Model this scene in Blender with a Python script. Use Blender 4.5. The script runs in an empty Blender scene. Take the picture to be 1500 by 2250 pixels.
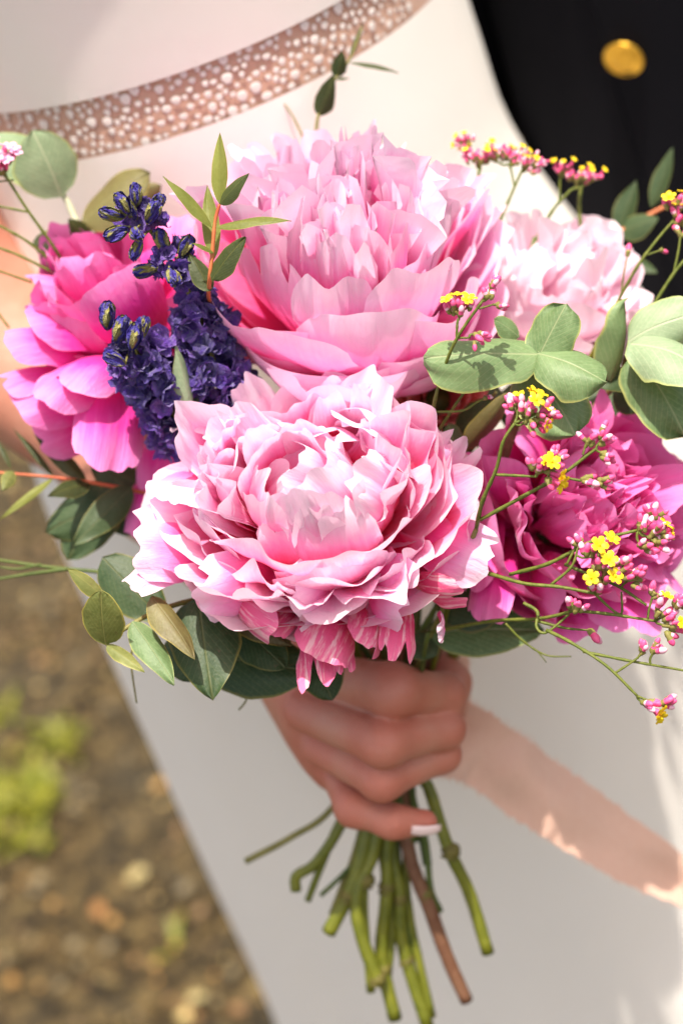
import bpy, math, random
import numpy as np
from mathutils import Matrix, Vector

# ---------------------------------------------------------------- camera, sky, sun, exposure
S = bpy.context.scene
rad = math.radians
PITCH, ROLL, CAM_H = rad(30), rad(17), 1.42
FWD = np.array([0, math.cos(PITCH), -math.sin(PITCH)])
UP0 = np.cross(np.array([1., 0, 0]), FWD)
IR = math.cos(ROLL) * np.array([1., 0, 0]) - math.sin(ROLL) * UP0
IU = math.sin(ROLL) * np.array([1., 0, 0]) + math.cos(ROLL) * UP0
CAM = np.array([0, 0, CAM_H])
KPX = 24 / 54 / 1500

cd = bpy.data.cameras.new('camera')
cam = bpy.data.objects.new('camera', cd)
S.collection.objects.link(cam)
cd.sensor_fit = 'HORIZONTAL'; cd.sensor_width = 24; cd.lens = 54
cd.clip_start = 0.02; cd.clip_end = 500
cd.dof.use_dof = True; cd.dof.focus_distance = 0.655; cd.dof.aperture_fstop = 3.8
cd.dof.aperture_blades = 9
m = Matrix.Identity(4)
for i in range(3):
    m[i][0], m[i][1], m[i][2], m[i][3] = IR[i], IU[i], -FWD[i], CAM[i]
cam.matrix_world = m
S.camera = cam

SUN = Vector((0.05, -0.18, 0.975)).normalized()
w = bpy.data.worlds.new('World'); S.world = w; w.use_nodes = True
nt = w.node_tree
sky = nt.nodes.new('ShaderNodeTexSky'); sky.sky_type = 'NISHITA'; sky.sun_disc = False
sky.sun_elevation = math.asin(SUN.z); sky.sun_rotation = math.atan2(SUN.x, SUN.y)
sky.air_density = 1.0; sky.dust_density = 2.5; sky.ozone_density = 0.6
vm = nt.nodes.new('ShaderNodeVectorMath'); vm.operation = 'MULTIPLY'; vm.inputs[1].default_value = (1.18, 1.0, .80)
nt.links.new(sky.outputs[0], vm.inputs[0]); nt.links.new(vm.outputs[0], nt.nodes['Background'].inputs[0])
nt.nodes['Background'].inputs[1].default_value = 0.15
ld = bpy.data.lights.new('sun', 'SUN'); ld.energy = 3.6; ld.angle = rad(0.6); ld.color = (1, .94, .84)
lo = bpy.data.objects.new('sun', ld); S.collection.objects.link(lo)
lo.rotation_euler = SUN.to_track_quat('Z', 'Y').to_euler()
S.view_settings.view_transform = 'Standard'; S.view_settings.look = 'None'
S.view_settings.exposure = 1.14; S.view_settings.gamma = 1
S.cycles.use_denoising = True
S.cycles.max_bounces = 12; S.cycles.diffuse_bounces = 6; S.cycles.transmission_bounces = 8
S.cycles.transparent_max_bounces = 12; S.cycles.sample_clamp_indirect = 8

# ---------------------------------------------------------------- helpers
def P(x, y, d):            # a point of the place: seen at photo pixel (x, y), d metres in front of the lens
    return CAM + FWD * d + IR * ((x - 750) * KPX * d) - IU * ((y - 1125) * KPX * d)
def D(r, u, t):            # a direction: right, up, towards the lens
    v = IR * r + IU * u - FWD * t
    return v / np.linalg.norm(v)
def nrm(v):
    v = np.asarray(v, float); return v / (np.linalg.norm(v) + 1e-12)
def lin(r, g, b):
    return tuple(((c / 255 / 12.92) if c <= 10 else ((c / 255 + .055) / 1.055) ** 2.4) for c in (r, g, b))
COL = S.collection
def tag(o, label, cat, group=None, kind=None):
    o['label'] = label; o['category'] = cat
    if group: o['group'] = group
    if kind: o['kind'] = kind
    return o
def thing(name, loc, label, cat, group=None):
    o = bpy.data.objects.new(name, None); COL.objects.link(o)
    o.location = Vector(loc); o.empty_display_size = .01
    return tag(o, label, cat, group)
def origin(o):
    p = np.zeros(3)
    while o is not None:
        p = p + np.array(o.location); o = o.parent
    return p
def mk(name, verts, faces, mat, parent=None, uv=None, rim=None, mi=None, smooth=True):
    v = np.asarray(verts, float)
    if parent is not None: v = v - origin(parent)
    me = bpy.data.meshes.new(name)
    me.from_pydata(v.tolist(), [], faces if isinstance(faces, list) else faces.tolist())
    mats = mat if isinstance(mat, (list, tuple)) else [mat]
    for q in mats: me.materials.append(q)
    idx = None
    for nm, data in (('UVMap', uv), ('rim', rim)):
        if data is not None:
            if idx is None:
                idx = np.zeros(len(me.loops), int); me.loops.foreach_get('vertex_index', idx)
            l = me.uv_layers.new(name=nm)
            l.data.foreach_set('uv', np.asarray(data, float)[idx].ravel())
    if smooth: me.polygons.foreach_set('use_smooth', [True] * len(me.polygons))
    if mi is not None: me.polygons.foreach_set('material_index', mi)
    o = bpy.data.objects.new(name, me); COL.objects.link(o)
    o.parent = parent
    return o
def place(name, me, M, parent):         # another object on shared mesh data, M in world space
    o = bpy.data.objects.new(name, me); COL.objects.link(o); o.parent = parent
    M = M.copy(); M.translation = M.translation - Vector(origin(parent))
    o.matrix_local = M
    return o
def gfaces(nv, nu):
    j, i = np.meshgrid(np.arange(nv - 1), np.arange(nu - 1), indexing='ij')
    a = (j * nu + i).ravel()
    return np.stack([a, a + 1, a + nu + 1, a + nu], 1)
def spline(pts, n):
    p = np.asarray(pts, float)
    if len(p) == 2: return p[0] + (p[1] - p[0]) * np.linspace(0, 1, n)[:, None]
    q = np.vstack([2 * p[0] - p[1], p, 2 * p[-1] - p[-2]])
    out = []
    for t in np.linspace(0, len(p) - 1 - 1e-9, n):
        k = int(t); f = t - k
        a, b, c, d = q[k:k + 4]
        out.append(.5 * (2 * b + (c - a) * f + (2 * a - 5 * b + 4 * c - d) * f * f + (3 * b - 3 * c + d - a) * f ** 3))
    return np.array(out)
def tube(pts, r, n=None, sides=8, wob=0, seed=0):
    n = n or max(4, 5 * len(pts))
    c = spline(pts, n)
    rr = np.interp(np.linspace(0, 1, n), np.linspace(0, 1, len(np.atleast_1d(r))), np.atleast_1d(r))
    if wob:
        g = np.random.default_rng(seed); rr = rr * (1 + wob * g.normal(size=n))
    t = np.gradient(c, axis=0); t /= np.linalg.norm(t, axis=1)[:, None] + 1e-12
    ref = np.array([.3, .5, .8]); V = []
    for i in range(n):
        a = nrm(np.cross(t[i], ref)); b = np.cross(t[i], a); ref = np.cross(a, t[i])
        th = np.arange(sides) * 2 * math.pi / sides
        V.append(c[i] + rr[i] * (np.cos(th)[:, None] * a + np.sin(th)[:, None] * b))
    V = np.vstack(V); F = []
    for i in range(n - 1):
        for k in range(sides):
            k2 = (k + 1) % sides
            F.append([i * sides + k, i * sides + k2, (i + 1) * sides + k2, (i + 1) * sides + k])
    F.append(list(range(sides))[::-1]); F.append([(n - 1) * sides + k for k in range(sides)])
    uv = np.array([[k / sides, i / (n - 1)] for i in range(n) for k in range(sides)])
    return V, F, uv

# ---------------------------------------------------------------- materials
def newmat(name):
    mt = bpy.data.materials.new(name); mt.use_nodes = True
    t = mt.node_tree; t.nodes.clear()
    out = t.nodes.new('ShaderNodeOutputMaterial')
    return mt, t, out
class NB:
    def __init__(s, t): s.t = t
    def n(s, typ, **kw):
        o = s.t.nodes.new(typ)
        for k, v in kw.items(): setattr(o, k, v)
        return o
    def l(s, a, b): s.t.links.new(a, b)
    def math(s, op, a, b=None, clamp=False):
        o = s.n('ShaderNodeMath', operation=op, use_clamp=clamp)
        for i, q in enumerate((a, b)):
            if q is None: continue
            if isinstance(q, (int, float)): o.inputs[i].default_value = q
            else: s.l(q, o.inputs[i])
        return o.outputs[0]
    def mix(s, f, a, b, mode='MIX'):
        o = s.n('ShaderNodeMix', data_type='RGBA', blend_type=mode)
        for i, q in ((0, f), (6, a), (7, b)):
            if isinstance(q, (int, float)): o.inputs[i].default_value = q
            elif isinstance(q, tuple): o.inputs[i].default_value = (*q[:3], 1)
            else: s.l(q, o.inputs[i])
        return o.outputs[2]
    def ramp(s, f, stops):
        o = s.n('ShaderNodeValToRGB'); e = o.color_ramp.elements
        while len(e) < len(stops): e.new(.5)
        for k, (p, c) in enumerate(stops): e[k].position = p; e[k].color = (*c[:3], 1)
        s.l(f, o.inputs[0]); return o.outputs[0]
    def noise(s, vec, scale, detail=3, rough=.5):
        o = s.n('ShaderNodeTexNoise'); o.inputs['Scale'].default_value = scale
        o.inputs['Detail'].default_value = detail; o.inputs['Roughness'].default_value = rough
        if vec is not None: s.l(vec, o.inputs['Vector'])
        return o.outputs[0]
    def vmul(s, v, k):
        o = s.n('ShaderNodeVectorMath', operation='MULTIPLY'); s.l(v, o.inputs[0]); o.inputs[1].default_value = k
        return o.outputs[0]
def principled(b, col, rough=.5, spec=.4, **kw):
    p = b.n('ShaderNodeBsdfPrincipled')
    if isinstance(col, tuple): p.inputs['Base Color'].default_value = (*col[:3], 1)
    else: b.l(col, p.inputs['Base Color'])
    p.inputs['Roughness'].default_value = rough; p.inputs['Specular IOR Level'].default_value = spec
    for k, v in kw.items(): p.inputs[k.replace('_', ' ')].default_value = v
    return p
def bump(b, h, strength, dist=.001):
    o = b.n('ShaderNodeBump'); o.inputs['Strength'].default_value = strength; o.inputs['Distance'].default_value = dist
    b.l(h, o.inputs['Height']); return o.outputs[0]

def petal_mat(name, base, mid, tip, trans=.35, streak=.25, stripe=None, rim=None, p0=.2, p1=.62, p2=1.):
    mt, t, out = newmat(name); b = NB(t)
    uv = b.n('ShaderNodeUVMap', uv_map='UVMap').outputs[0]
    rimv = b.n('ShaderNodeUVMap', uv_map='rim').outputs[0]
    sx = b.n('ShaderNodeSeparateXYZ'); b.l(uv, sx.inputs[0])
    rx = b.n('ShaderNodeSeparateXYZ'); b.l(rimv, rx.inputs[0])
    rnd = b.n('ShaderNodeObjectInfo').outputs['Random']
    cmb = b.n('ShaderNodeCombineXYZ'); b.l(b.math('MULTIPLY', sx.outputs[0], 26), cmb.inputs[0])
    b.l(b.math('MULTIPLY', sx.outputs[1], 2.2), cmb.inputs[1]); b.l(b.math('MULTIPLY', rnd, 40), cmb.inputs[2])
    st = b.noise(cmb.outputs[0], 1.0, 4, .6)
    cm2 = b.n('ShaderNodeCombineXYZ'); b.l(b.math('MULTIPLY', sx.outputs[0], 3), cm2.inputs[0])
    b.l(b.math('MULTIPLY', sx.outputs[1], 3), cm2.inputs[1]); b.l(b.math('MULTIPLY', rnd, 17), cm2.inputs[2])
    bl = b.noise(cm2.outputs[0], 1.0, 3, .55)
    f = b.math('ADD', sx.outputs[1], b.math('MULTIPLY', b.math('SUBTRACT', st, .5), streak))
    f = b.math('ADD', f, b.math('MULTIPLY', b.math('SUBTRACT', bl, .5), .35))
    f = b.math('ADD', f, b.math('MULTIPLY', b.math('SUBTRACT', rnd, .5), .18))
    f = b.math('ADD', f, b.math('MULTIPLY', b.math('POWER', rx.outputs[0], 4), .22))
    c = b.ramp(f, [(0, base), (p0, base), (p1, mid), (p2, tip)])
    if stripe:
        cm3 = b.n('ShaderNodeCombineXYZ'); b.l(b.math('MULTIPLY', sx.outputs[0], 9), cm3.inputs[0])
        b.l(b.math('MULTIPLY', sx.outputs[1], 1.4), cm3.inputs[1]); b.l(b.math('MULTIPLY', rnd, 31), cm3.inputs[2])
        s3 = b.noise(cm3.outputs[0], 1.2, 6, .7)
        k = b.ramp(s3, [(0, (0, 0, 0)), (.50, (0, 0, 0)), (.62, (1, 1, 1))])
        c = b.mix(k, c, stripe)
    hv = b.math('ADD', b.math('MULTIPLY', st, .6), b.math('MULTIPLY', bl, .4))
    cr = b.n('ShaderNodeTexNoise'); cr.inputs['Scale'].default_value = 1; cr.inputs['Detail'].default_value = 4; cr.inputs['Distortion'].default_value = 1.5
    cm4 = b.n('ShaderNodeCombineXYZ'); b.l(b.math('MULTIPLY', sx.outputs[0], 9), cm4.inputs[0]); b.l(b.math('MULTIPLY', sx.outputs[1], 5), cm4.inputs[1]); b.l(b.math('MULTIPLY', rnd, 23), cm4.inputs[2])
    b.l(cm4.outputs[0], cr.inputs['Vector'])
    hv = b.math('ADD', hv, b.math('MULTIPLY', cr.outputs[0], .9))
    nr = bump(b, hv, .42, .0014)
    p = principled(b, c, .52, .28); b.l(nr, p.inputs['Normal'])
    p.inputs['Sheen Weight'].default_value = .15; p.inputs['Sheen Roughness'].default_value = .4
    tr = b.n('ShaderNodeBsdfTranslucent'); b.l(nr, tr.inputs['Normal'])
    b.l(b.mix(.6, c, c, 'MULTIPLY'), tr.inputs[0])
    mx = b.n('ShaderNodeMixShader'); mx.inputs[0].default_value = trans
    b.l(p.outputs[0], mx.inputs[1]); b.l(tr.outputs[0], mx.inputs[2]); b.l(mx.outputs[0], out.inputs[0])
    return mt

def leaf_mat(name, c1, c2, vein, rimc, back, rough=.5, trans=.18, dust=.18, spot=.2):
    mt, t, out = newmat(name); b = NB(t)
    uv = b.n('ShaderNodeUVMap', uv_map='UVMap').outputs[0]
    rimv = b.n('ShaderNodeUVMap', uv_map='rim').outputs[0]
    sx = b.n('ShaderNodeSeparateXYZ'); b.l(uv, sx.inputs[0])
    rx = b.n('ShaderNodeSeparateXYZ'); b.l(rimv, rx.inputs[0])
    rnd = b.n('ShaderNodeObjectInfo').outputs['Random']
    pos = b.n('ShaderNodeTexCoord').outputs['Object']
    n1 = b.noise(pos, 60, 4, .6); n2 = b.noise(pos, 700, 3, .6); n3 = b.noise(pos, 190, 3, .7)
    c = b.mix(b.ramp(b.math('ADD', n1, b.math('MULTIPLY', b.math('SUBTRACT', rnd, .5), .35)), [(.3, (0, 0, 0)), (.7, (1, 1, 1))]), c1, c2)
    c = b.mix(b.math('MULTIPLY', b.ramp(n2, [(.45, (0, 0, 0)), (.75, (1, 1, 1))]), dust), c, tuple(min(1, q * 1.6 + .06) for q in c2))
    c = b.mix(b.math('MULTIPLY', b.ramp(n3, [(.66, (0, 0, 0)), (.72, (1, 1, 1))]), spot), c, (.10, .055, .03))
    au = b.math('ABSOLUTE', b.math('SUBTRACT', sx.outputs[0], .5))
    mid = b.math('SUBTRACT', 1, b.math('MULTIPLY', au, 45), True)
    side = b.math('SINE', b.math('MULTIPLY', b.math('SUBTRACT', sx.outputs[1], b.math('MULTIPLY', au, 1.1)), 62))
    side = b.math('MULTIPLY', b.math('GREATER_THAN', side, .93), .35)
    vn = b.math('MAXIMUM', mid, side)
    c = b.mix(b.math('MULTIPLY', vn, .75), c, vein)
    rf = b.ramp(rx.outputs[0], [(.90, (0, 0, 0)), (.99, (1, 1, 1))])
    c = b.mix(b.math('MULTIPLY', rf, .8), c, rimc)
    geo = b.n('ShaderNodeNewGeometry')
    c = b.mix(b.math('MULTIPLY', geo.outputs['Backfacing'], .75), c, back)
    h = b.math('ADD', b.math('MULTIPLY', n2, .3), b.math('ADD', b.math('MULTIPLY', n1, .7), b.math('MULTIPLY', vn, -.5)))
    nr = bump(b, h, .5, .0012)
    p = principled(b, c, rough, .35); b.l(nr, p.inputs['Normal'])
    tr = b.n('ShaderNodeBsdfTranslucent'); b.l(b.mix(1, c, (1., 1., .35), 'MULTIPLY'), tr.inputs[0])
    mx = b.n('ShaderNodeMixShader'); mx.inputs[0].default_value = trans
    b.l(p.outputs[0], mx.inputs[1]); b.l(tr.outputs[0], mx.inputs[2]); b.l(mx.outputs[0], out.inputs[0])
    return mt

def plain_mat(name, c1, c2=None, scale=40, rough=.5, spec=.4, bstr=0, bscale=None, bdist=.001, **kw):
    mt, t, out = newmat(name); b = NB(t)
    pos = b.n('ShaderNodeTexCoord').outputs['Object']
    n1 = b.noise(pos, scale, 5, .6)
    c = b.mix(b.ramp(n1, [(.32, (0, 0, 0)), (.68, (1, 1, 1))]), c1, c2 or c1)
    p = principled(b, c, rough, spec, **kw)
    if bstr: b.l(bump(b, b.noise(pos, bscale or scale * 4, 4, .6), bstr, bdist), p.inputs['Normal'])
    b.l(p.outputs[0], out.inputs[0]); return mt

M = {}
M['pale'] = petal_mat('petal_pale_pink', (.94, .09, .38), (.95, .41, .71), (.96, .77, .89), .38, .13, p0=.34, p1=.68, p2=.98)
M['pale_in'] = petal_mat('petal_pale_pink_inner', (.94, .035, .28), (.95, .33, .64), (.96, .78, .89), .38, .13, p0=.54, p1=.76, p2=.96)
M['blush'] = petal_mat('petal_blush', (.94, .02, .17), (.95, .38, .65), (.96, .81, .90), .38, .13, p0=.50, p1=.70, p2=.92)
M['white'] = petal_mat('petal_white_pink', (.93, .42, .58), (.95, .66, .78), (.96, .85, .90), .34, p1=.5)
M['magenta'] = petal_mat('petal_magenta', (.70, .012, .19), (.82, .055, .40), (.90, .30, .63), .32, p1=.62)
M['streaked'] = petal_mat('petal_streaked', (.55, .45, .18), (.78, .04, .17), (.86, .18, .36), .22, stripe=(.92, .52, .58), p0=.10, p1=.30)
M['coral'] = petal_mat('petal_coral', (.74, .04, .09), (.88, .30, .24), (.90, .50, .44), .28)
M['euc'] = leaf_mat('eucalyptus_leaf', (0.080, 0.140, 0.048), (0.160, 0.240, 0.100), (0.320, 0.360, 0.192), (.40, .40, .12), (0.160, 0.216, 0.104))
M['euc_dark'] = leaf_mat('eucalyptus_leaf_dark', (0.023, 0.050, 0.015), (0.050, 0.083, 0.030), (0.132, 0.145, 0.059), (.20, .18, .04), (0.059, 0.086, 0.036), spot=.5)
M['euc_pale'] = leaf_mat('eucalyptus_leaf_silver', (0.168, 0.248, 0.128), (0.272, 0.352, 0.208), (0.464, 0.512, 0.336), (.42, .46, .14), (0.288, 0.352, 0.176), rough=.55, spot=.08)
M['euc_tan'] = leaf_mat('eucalyptus_leaf_tan', (0.098, 0.075, 0.026), (0.150, 0.135, 0.045), (0.210, 0.195, 0.083), (.34, .27, .05), (0.165, 0.068, 0.053))
M['euc_yellow'] = leaf_mat('eucalyptus_leaf_yellow', (0.122, 0.144, 0.036), (0.216, 0.230, 0.065), (0.324, 0.317, 0.101), (.55, .46, .10), (0.252, 0.245, 0.058), spot=.35)
M['narrow'] = leaf_mat('narrow_leaf', (0.122, 0.144, 0.022), (0.209, 0.230, 0.043), (0.259, 0.274, 0.072), (.36, .36, .07), (0.216, 0.238, 0.072), trans=.25, spot=.05)
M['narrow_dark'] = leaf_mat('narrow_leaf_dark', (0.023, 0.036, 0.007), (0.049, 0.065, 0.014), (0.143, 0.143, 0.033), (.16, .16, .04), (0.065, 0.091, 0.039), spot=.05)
M['stem_green'] = plain_mat('stem_green', (.085, .10, .007), (.16, .165, .014), 90, .45, .4, .5, 300)
M['stem_dark'] = plain_mat('stem_dark_green', (.045, .075, .012), (.09, .12, .022), 120, .5, .35, .4, 500)
M['stem_olive'] = plain_mat('stem_olive', (.13, .12, .03), (.20, .18, .05), 120, .5, .35, .4, 500)
M['stem_brown'] = plain_mat('stem_brown_bark', (.13, .055, .03), (.20, .10, .055), 140, .65, .25, .8, 500)
M['stem_red'] = plain_mat('stem_red', (.38, .07, .03), (.50, .16, .05), 90, .5)
M['stem_silver'] = plain_mat('stem_pale', (.45, .47, .30), (.55, .55, .38), 90, .6)
M['node'] = plain_mat('stem_node', (.085, .07, .015), (.14, .12, .02), 200, .7)
M['cut'] = plain_mat('stem_cut', (.38, .34, .14), (.45, .40, .2), 200, .7)

# ---------------------------------------------------------------- bent sheets: petals and leaves
def sheet(L, W, th0, th1, cup, ruf, rag, g, nu=13, nv=11, base=.24, wide=.58, kind='petal', fold=0., flare=0.):
    """a sheet growing along +z, bending outwards to +x; th = angle from z (rad)"""
    u = np.linspace(-1, 1, nu); v = np.linspace(0, 1, nv)
    if kind == 'petal':
        e = 1 - .03 * np.abs(u) ** 2 - .15 * np.abs(u) ** 6
        if rag > 0:
            nz = sum(np.sin(u * k * g.uniform(.8, 1.2) + g.uniform(0, 6.3)) / (1 + .35 * i) for i, k in enumerate((2.6, 5.2, 8.5, 11.5)))
            e = e + rag * .13 * nz
            for _ in range(g.integers(0, 3)):
                e = e - rag * g.uniform(.4, 1.1) * np.exp(-((u - g.uniform(-.8, .8)) / g.uniform(.08, .16)) ** 2)
        V = v[:, None] * e[None]
        wv = base + (1 - base) * np.sin(.5 * np.pi * np.clip(V / wide, 0, 1)) ** .9
        wv = wv * (1 - .10 * np.clip((V - wide) / (1 - wide), 0, 1) ** 2)
    else:
        V = np.repeat(v[:, None], nu, 1)
        if kind == 'round': wv = np.sin(np.pi * V ** .85) ** .62
        elif kind == 'disc': wv = np.clip(1 - np.abs(2 * V - 1) ** 2.6, 0, 1) ** .5
        elif kind == 'ovate': wv = np.sin(np.pi * V ** .72) ** .8
        else: wv = np.sin(np.pi * V ** .8) ** .95
        pq = g.uniform(0, 6.28, 3)
        wv = wv * (1 + .02 * np.sin(9 * V + 5 * u + pq[0]) + .018 * np.sin(23 * V + pq[1] + 2 * np.sign(u)[None]) + .025 * np.sin(5 * V + pq[2] + 1.5 * np.sign(u)[None]))
    f = np.linspace(0, 1.05, 60)
    th = th0 + (th1 - th0) * f ** 1.25 + flare * np.clip(f - .72, 0, 1) ** 2 * 12
    cx = np.concatenate([[0], np.cumsum(np.sin(th[:-1])) * L * (f[1])])
    cz = np.concatenate([[0], np.cumsum(np.cos(th[:-1])) * L * (f[1])])
    X = np.interp(V, f, cx); Z = np.interp(V, f, cz); T = np.interp(V, f, th)
    s = u[None] * W * wv
    nx, nz = np.cos(T), -np.sin(T)
    if abs(cup) > 1e-4:
        R = W / cup; a = s / R; lat = R * np.sin(a); inn = R * (1 - np.cos(a))
    else:
        lat = s; inn = 0 * s
    inn = inn + fold * np.abs(s)
    U = np.broadcast_to(u[None], V.shape)
    dsp = 0
    if ruf > 0:
        p = g.uniform(0, 6.28, 8)
        edge = V ** 2.2
        dsp = edge * (1. * np.sin(U * g.uniform(2.2, 4) + p[0]) + .5 * np.sin(U * g.uniform(5, 8) + p[1] + 2 * V) + .22 * np.sin(U * g.uniform(10, 14) + p[2] - 3 * V))
        dsp = dsp + np.abs(U) ** 3 * (.7 * np.sin(V * g.uniform(5, 9) + p[3] + U) + .4 * np.sin(V * g.uniform(11, 15) + p[4]))
        dsp = dsp + .25 * np.sin(U * 5 + p[5] + 4 * V) * np.sin(V * 6 + p[6]) * V
        dsp = dsp * ruf * L
    off = dsp - inn
    X = X + nx * off; Z = Z + nz * off
    pts = np.stack([X, lat, Z], -1).reshape(-1, 3)
    uvs = np.stack([.5 + .5 * U * wv, V], -1).reshape(-1, 2)
    rim = np.stack([np.maximum(np.abs(U), 0), V], -1).reshape(-1, 2)
    sheet.tip = (float(np.interp(1, f, cx)), float(np.interp(1, f, cz)))
    return pts, gfaces(nv, nu), uvs, rim
def to_frame(pts, o, x, y, z):
    return o + pts[:, :1] * x + pts[:, 1:2] * y + pts[:, 2:3] * z
def chord(B, T, n, W, bow, name, mat, parent, g, cup=.5, ruf=.03, rag=0., kind='petal', fold=0., flare=0., nu=13, nv=13, base=.22, wide=.62, twist=0.):
    """a sheet from point B to point T whose convex side looks along n"""
    B = np.asarray(B, float); T = np.asarray(T, float)
    pts, F, uv, rim = sheet(1, W / max(1e-6, np.linalg.norm(T - B)), bow, -bow, cup, ruf, rag, g, nu, nv, base, wide, kind, fold, flare)
    mid = sheet.tip
    a0 = math.atan2(mid[0], mid[1]); s = np.linalg.norm(T - B) / np.hypot(mid[0], mid[1])
    c, sn = math.cos(a0), math.sin(a0)
    pts = np.stack([pts[:, 0] * c - pts[:, 2] * sn, pts[:, 1], pts[:, 0] * sn + pts[:, 2] * c], 1) * s
    if twist:
        tv = twist * np.clip(pts[:, 2] / np.linalg.norm(T - B), 0, 1)
        pts = np.stack([pts[:, 0] * np.cos(tv) - pts[:, 1] * np.sin(tv), pts[:, 0] * np.sin(tv) + pts[:, 1] * np.cos(tv), pts[:, 2]], 1)
    z = nrm(T - B); x = nrm(n - z * np.dot(n, z)); y = np.cross(z, x)
    return mk(name, to_frame(pts, B, x, y, z), F, mat, parent, uv, rim)

# ---------------------------------------------------------------- the setting: ground
def ground_mat():
    mt, t, out = newmat('ground_soil'); b = NB(t)
    pos = b.n('ShaderNodeTexCoord').outputs['Object']
    a = b.noise(pos, 3, 5, .65); c1 = b.noise(pos, 30, 5, .75); d = b.noise(pos, 9, 4, .6)
    vo = b.n('ShaderNodeTexVoronoi'); vo.inputs['Scale'].default_value = 55; b.l(pos, vo.inputs['Vector'])
    c = b.ramp(c1, [(.36, (.007, .005, .002)), (.5, (.055, .036, .013)), (.68, (.22, .15, .06))])
    c = b.mix(b.ramp(a, [(.4, (0, 0, 0)), (.62, (1, 1, 1))]), c, b.mix(.4, c, (.06, .055, .04)))
    c = b.mix(b.math('MULTIPLY', b.ramp(d, [(.56, (0, 0, 0)), (.68, (1, 1, 1))]), .25), c, (.12, .075, .025))
    p = principled(b, c, .9, .2)
    b.l(bump(b, b.math('ADD', c1, vo.outputs[0]), 1, .02), p.inputs['Normal'])
    b.l(p.outputs[0], out.inputs[0]); return mt
G = 80.
n = 41
gx = np.sign(np.linspace(-1, 1, n)) * np.abs(np.linspace(-1, 1, n)) ** 3 * G
gv = np.array([[x, y, 0] for y in gx for x in gx])
gr = mk('ground', gv, gfaces(n, n), ground_mat()); gr['kind'] = 'structure'
gr['label'] = 'brown gravelly soil ground with bits of litter behind the dress'

M['stone'] = None
def stones_mat():
    mt, t, out = newmat('gravel_stone'); b = NB(t)
    at = b.n('ShaderNodeAttribute', attribute_name='tone')
    c = b.ramp(at.outputs['Fac'], [(0, (.005, .004, .003)), (.3, (.035, .024, .009)), (.5, (.19, .135, .052)), (.65, (.17, .15, .11)), (.8, (.28, .12, .025)), (1, (.60, .46, .19))])
    p = principled(b, c, .8, .3); b.l(p.outputs[0], out.inputs[0]); return mt
g = np.random.default_rng(5)
def stones(nst):
    ico = np.array([(0, 0, 1), (.9, 0, .4), (.28, .85, .4), (-.72, .53, .4), (-.72, -.53, .4), (.28, -.85, .4), (.72, .53, -.45), (-.28, .85, -.45), (-.9, 0, -.45), (-.28, -.85, -.45), (.72, -.53, -.45), (0, 0, -1)])
    fc = [(0, 1, 2), (0, 2, 3), (0, 3, 4), (0, 4, 5), (0, 5, 1), (1, 6, 2), (2, 7, 3), (3, 8, 4), (4, 9, 5), (5, 10, 1), (6, 7, 2), (7, 8, 3), (8, 9, 4), (9, 10, 5), (10, 6, 1)]
    V = []; F = []; T = []
    for i in range(nst):
        r = .004 + .011 * g.random() ** 2.2
        x = g.uniform(-1.5, .5); y = g.uniform(.9, 4.0)
        q = ico * r * g.uniform(.6, 1.2, (12, 1)) * np.array([1, g.uniform(.6, 1), g.uniform(.4, .8)])
        a = g.uniform(0, 6.28); c, s = math.cos(a), math.sin(a)
        q = np.stack([q[:, 0] * c - q[:, 1] * s, q[:, 0] * s + q[:, 1] * c, q[:, 2]], 1) + [x, y, r * .25]
        k = len(V) * 12; V.append(q); F += [tuple(z + k for z in f) for f in fc]; T += [g.choice([.0, .12, .3, .42, .55, .7, .82, .95], p=[.24, .2, .18, .10, .12, .09, .03, .04]) + g.uniform(0, .05)] * 12
    o = mk('gravel', np.vstack(V), F, stones_mat(), smooth=False)
    o.data.attributes.new('tone', 'FLOAT', 'POINT').data.foreach_set('value', T)
    o['kind'] = 'stuff'; o['label'] = 'loose gravel and small stones strewn over the soil'; o['category'] = 'gravel'
stones(11000)
def on_ground(x, y):
    v = FWD + IR * ((x - 750) * KPX) - IU * ((y - 1125) * KPX)
    return CAM + v * (-CAM[2] / v[2])
M['grass'] = plain_mat('grass_blade', (.10, .12, .008), (.20, .185, .010), 30, .5, .3)
def grass(spots):
    V = []; F = []
    for (px, py, rad_, cnt) in spots:
        c = on_ground(px, py)
        for _ in range(cnt):
            p = c + np.array([g.normal() * rad_, g.normal() * rad_, 0]); p[2] = 0
            a = g.uniform(0, 6.28); h = g.uniform(.012, .035); wd = g.uniform(.004, .009)
            d = np.array([math.cos(a), math.sin(a), 0]); s = np.array([-d[1], d[0], 0]) * wd
            ln = d * g.uniform(.01, .05)
            k = len(V); V += [p - s * .6, p + s * .6, p + ln * .5 + [0, 0, h * .7] + s, p + ln * .5 + [0, 0, h * .7] - s, p + ln * 1.3 + [0, 0, h]]
            F += [[k, k + 1, k + 2, k + 3], [k + 3, k + 2, k + 4]]
    o = mk('grass', V, F, M['grass']); o['kind'] = 'stuff'; o['category'] = 'grass'
    o['label'] = 'low yellow green weeds and grass in patches on the soil'
grass([(50, 1740, .032, 55), (20, 1810, .035, 45), (150, 1630, .02, 26), (90, 1770, .02, 16), (60, 1850, .02, 14), (-120, 1760, .06, 60), (390, 2090, .005, 4), (5, 1580, .02, 10)])
M['dry'] = plain_mat('dry_leaf', (.38, .31, .14), (.30, .23, .09), 60, .7)
M['dry2'] = plain_mat('dry_leaf_brown', (.22, .09, .02), (.28, .14, .04), 60, .7)
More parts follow.
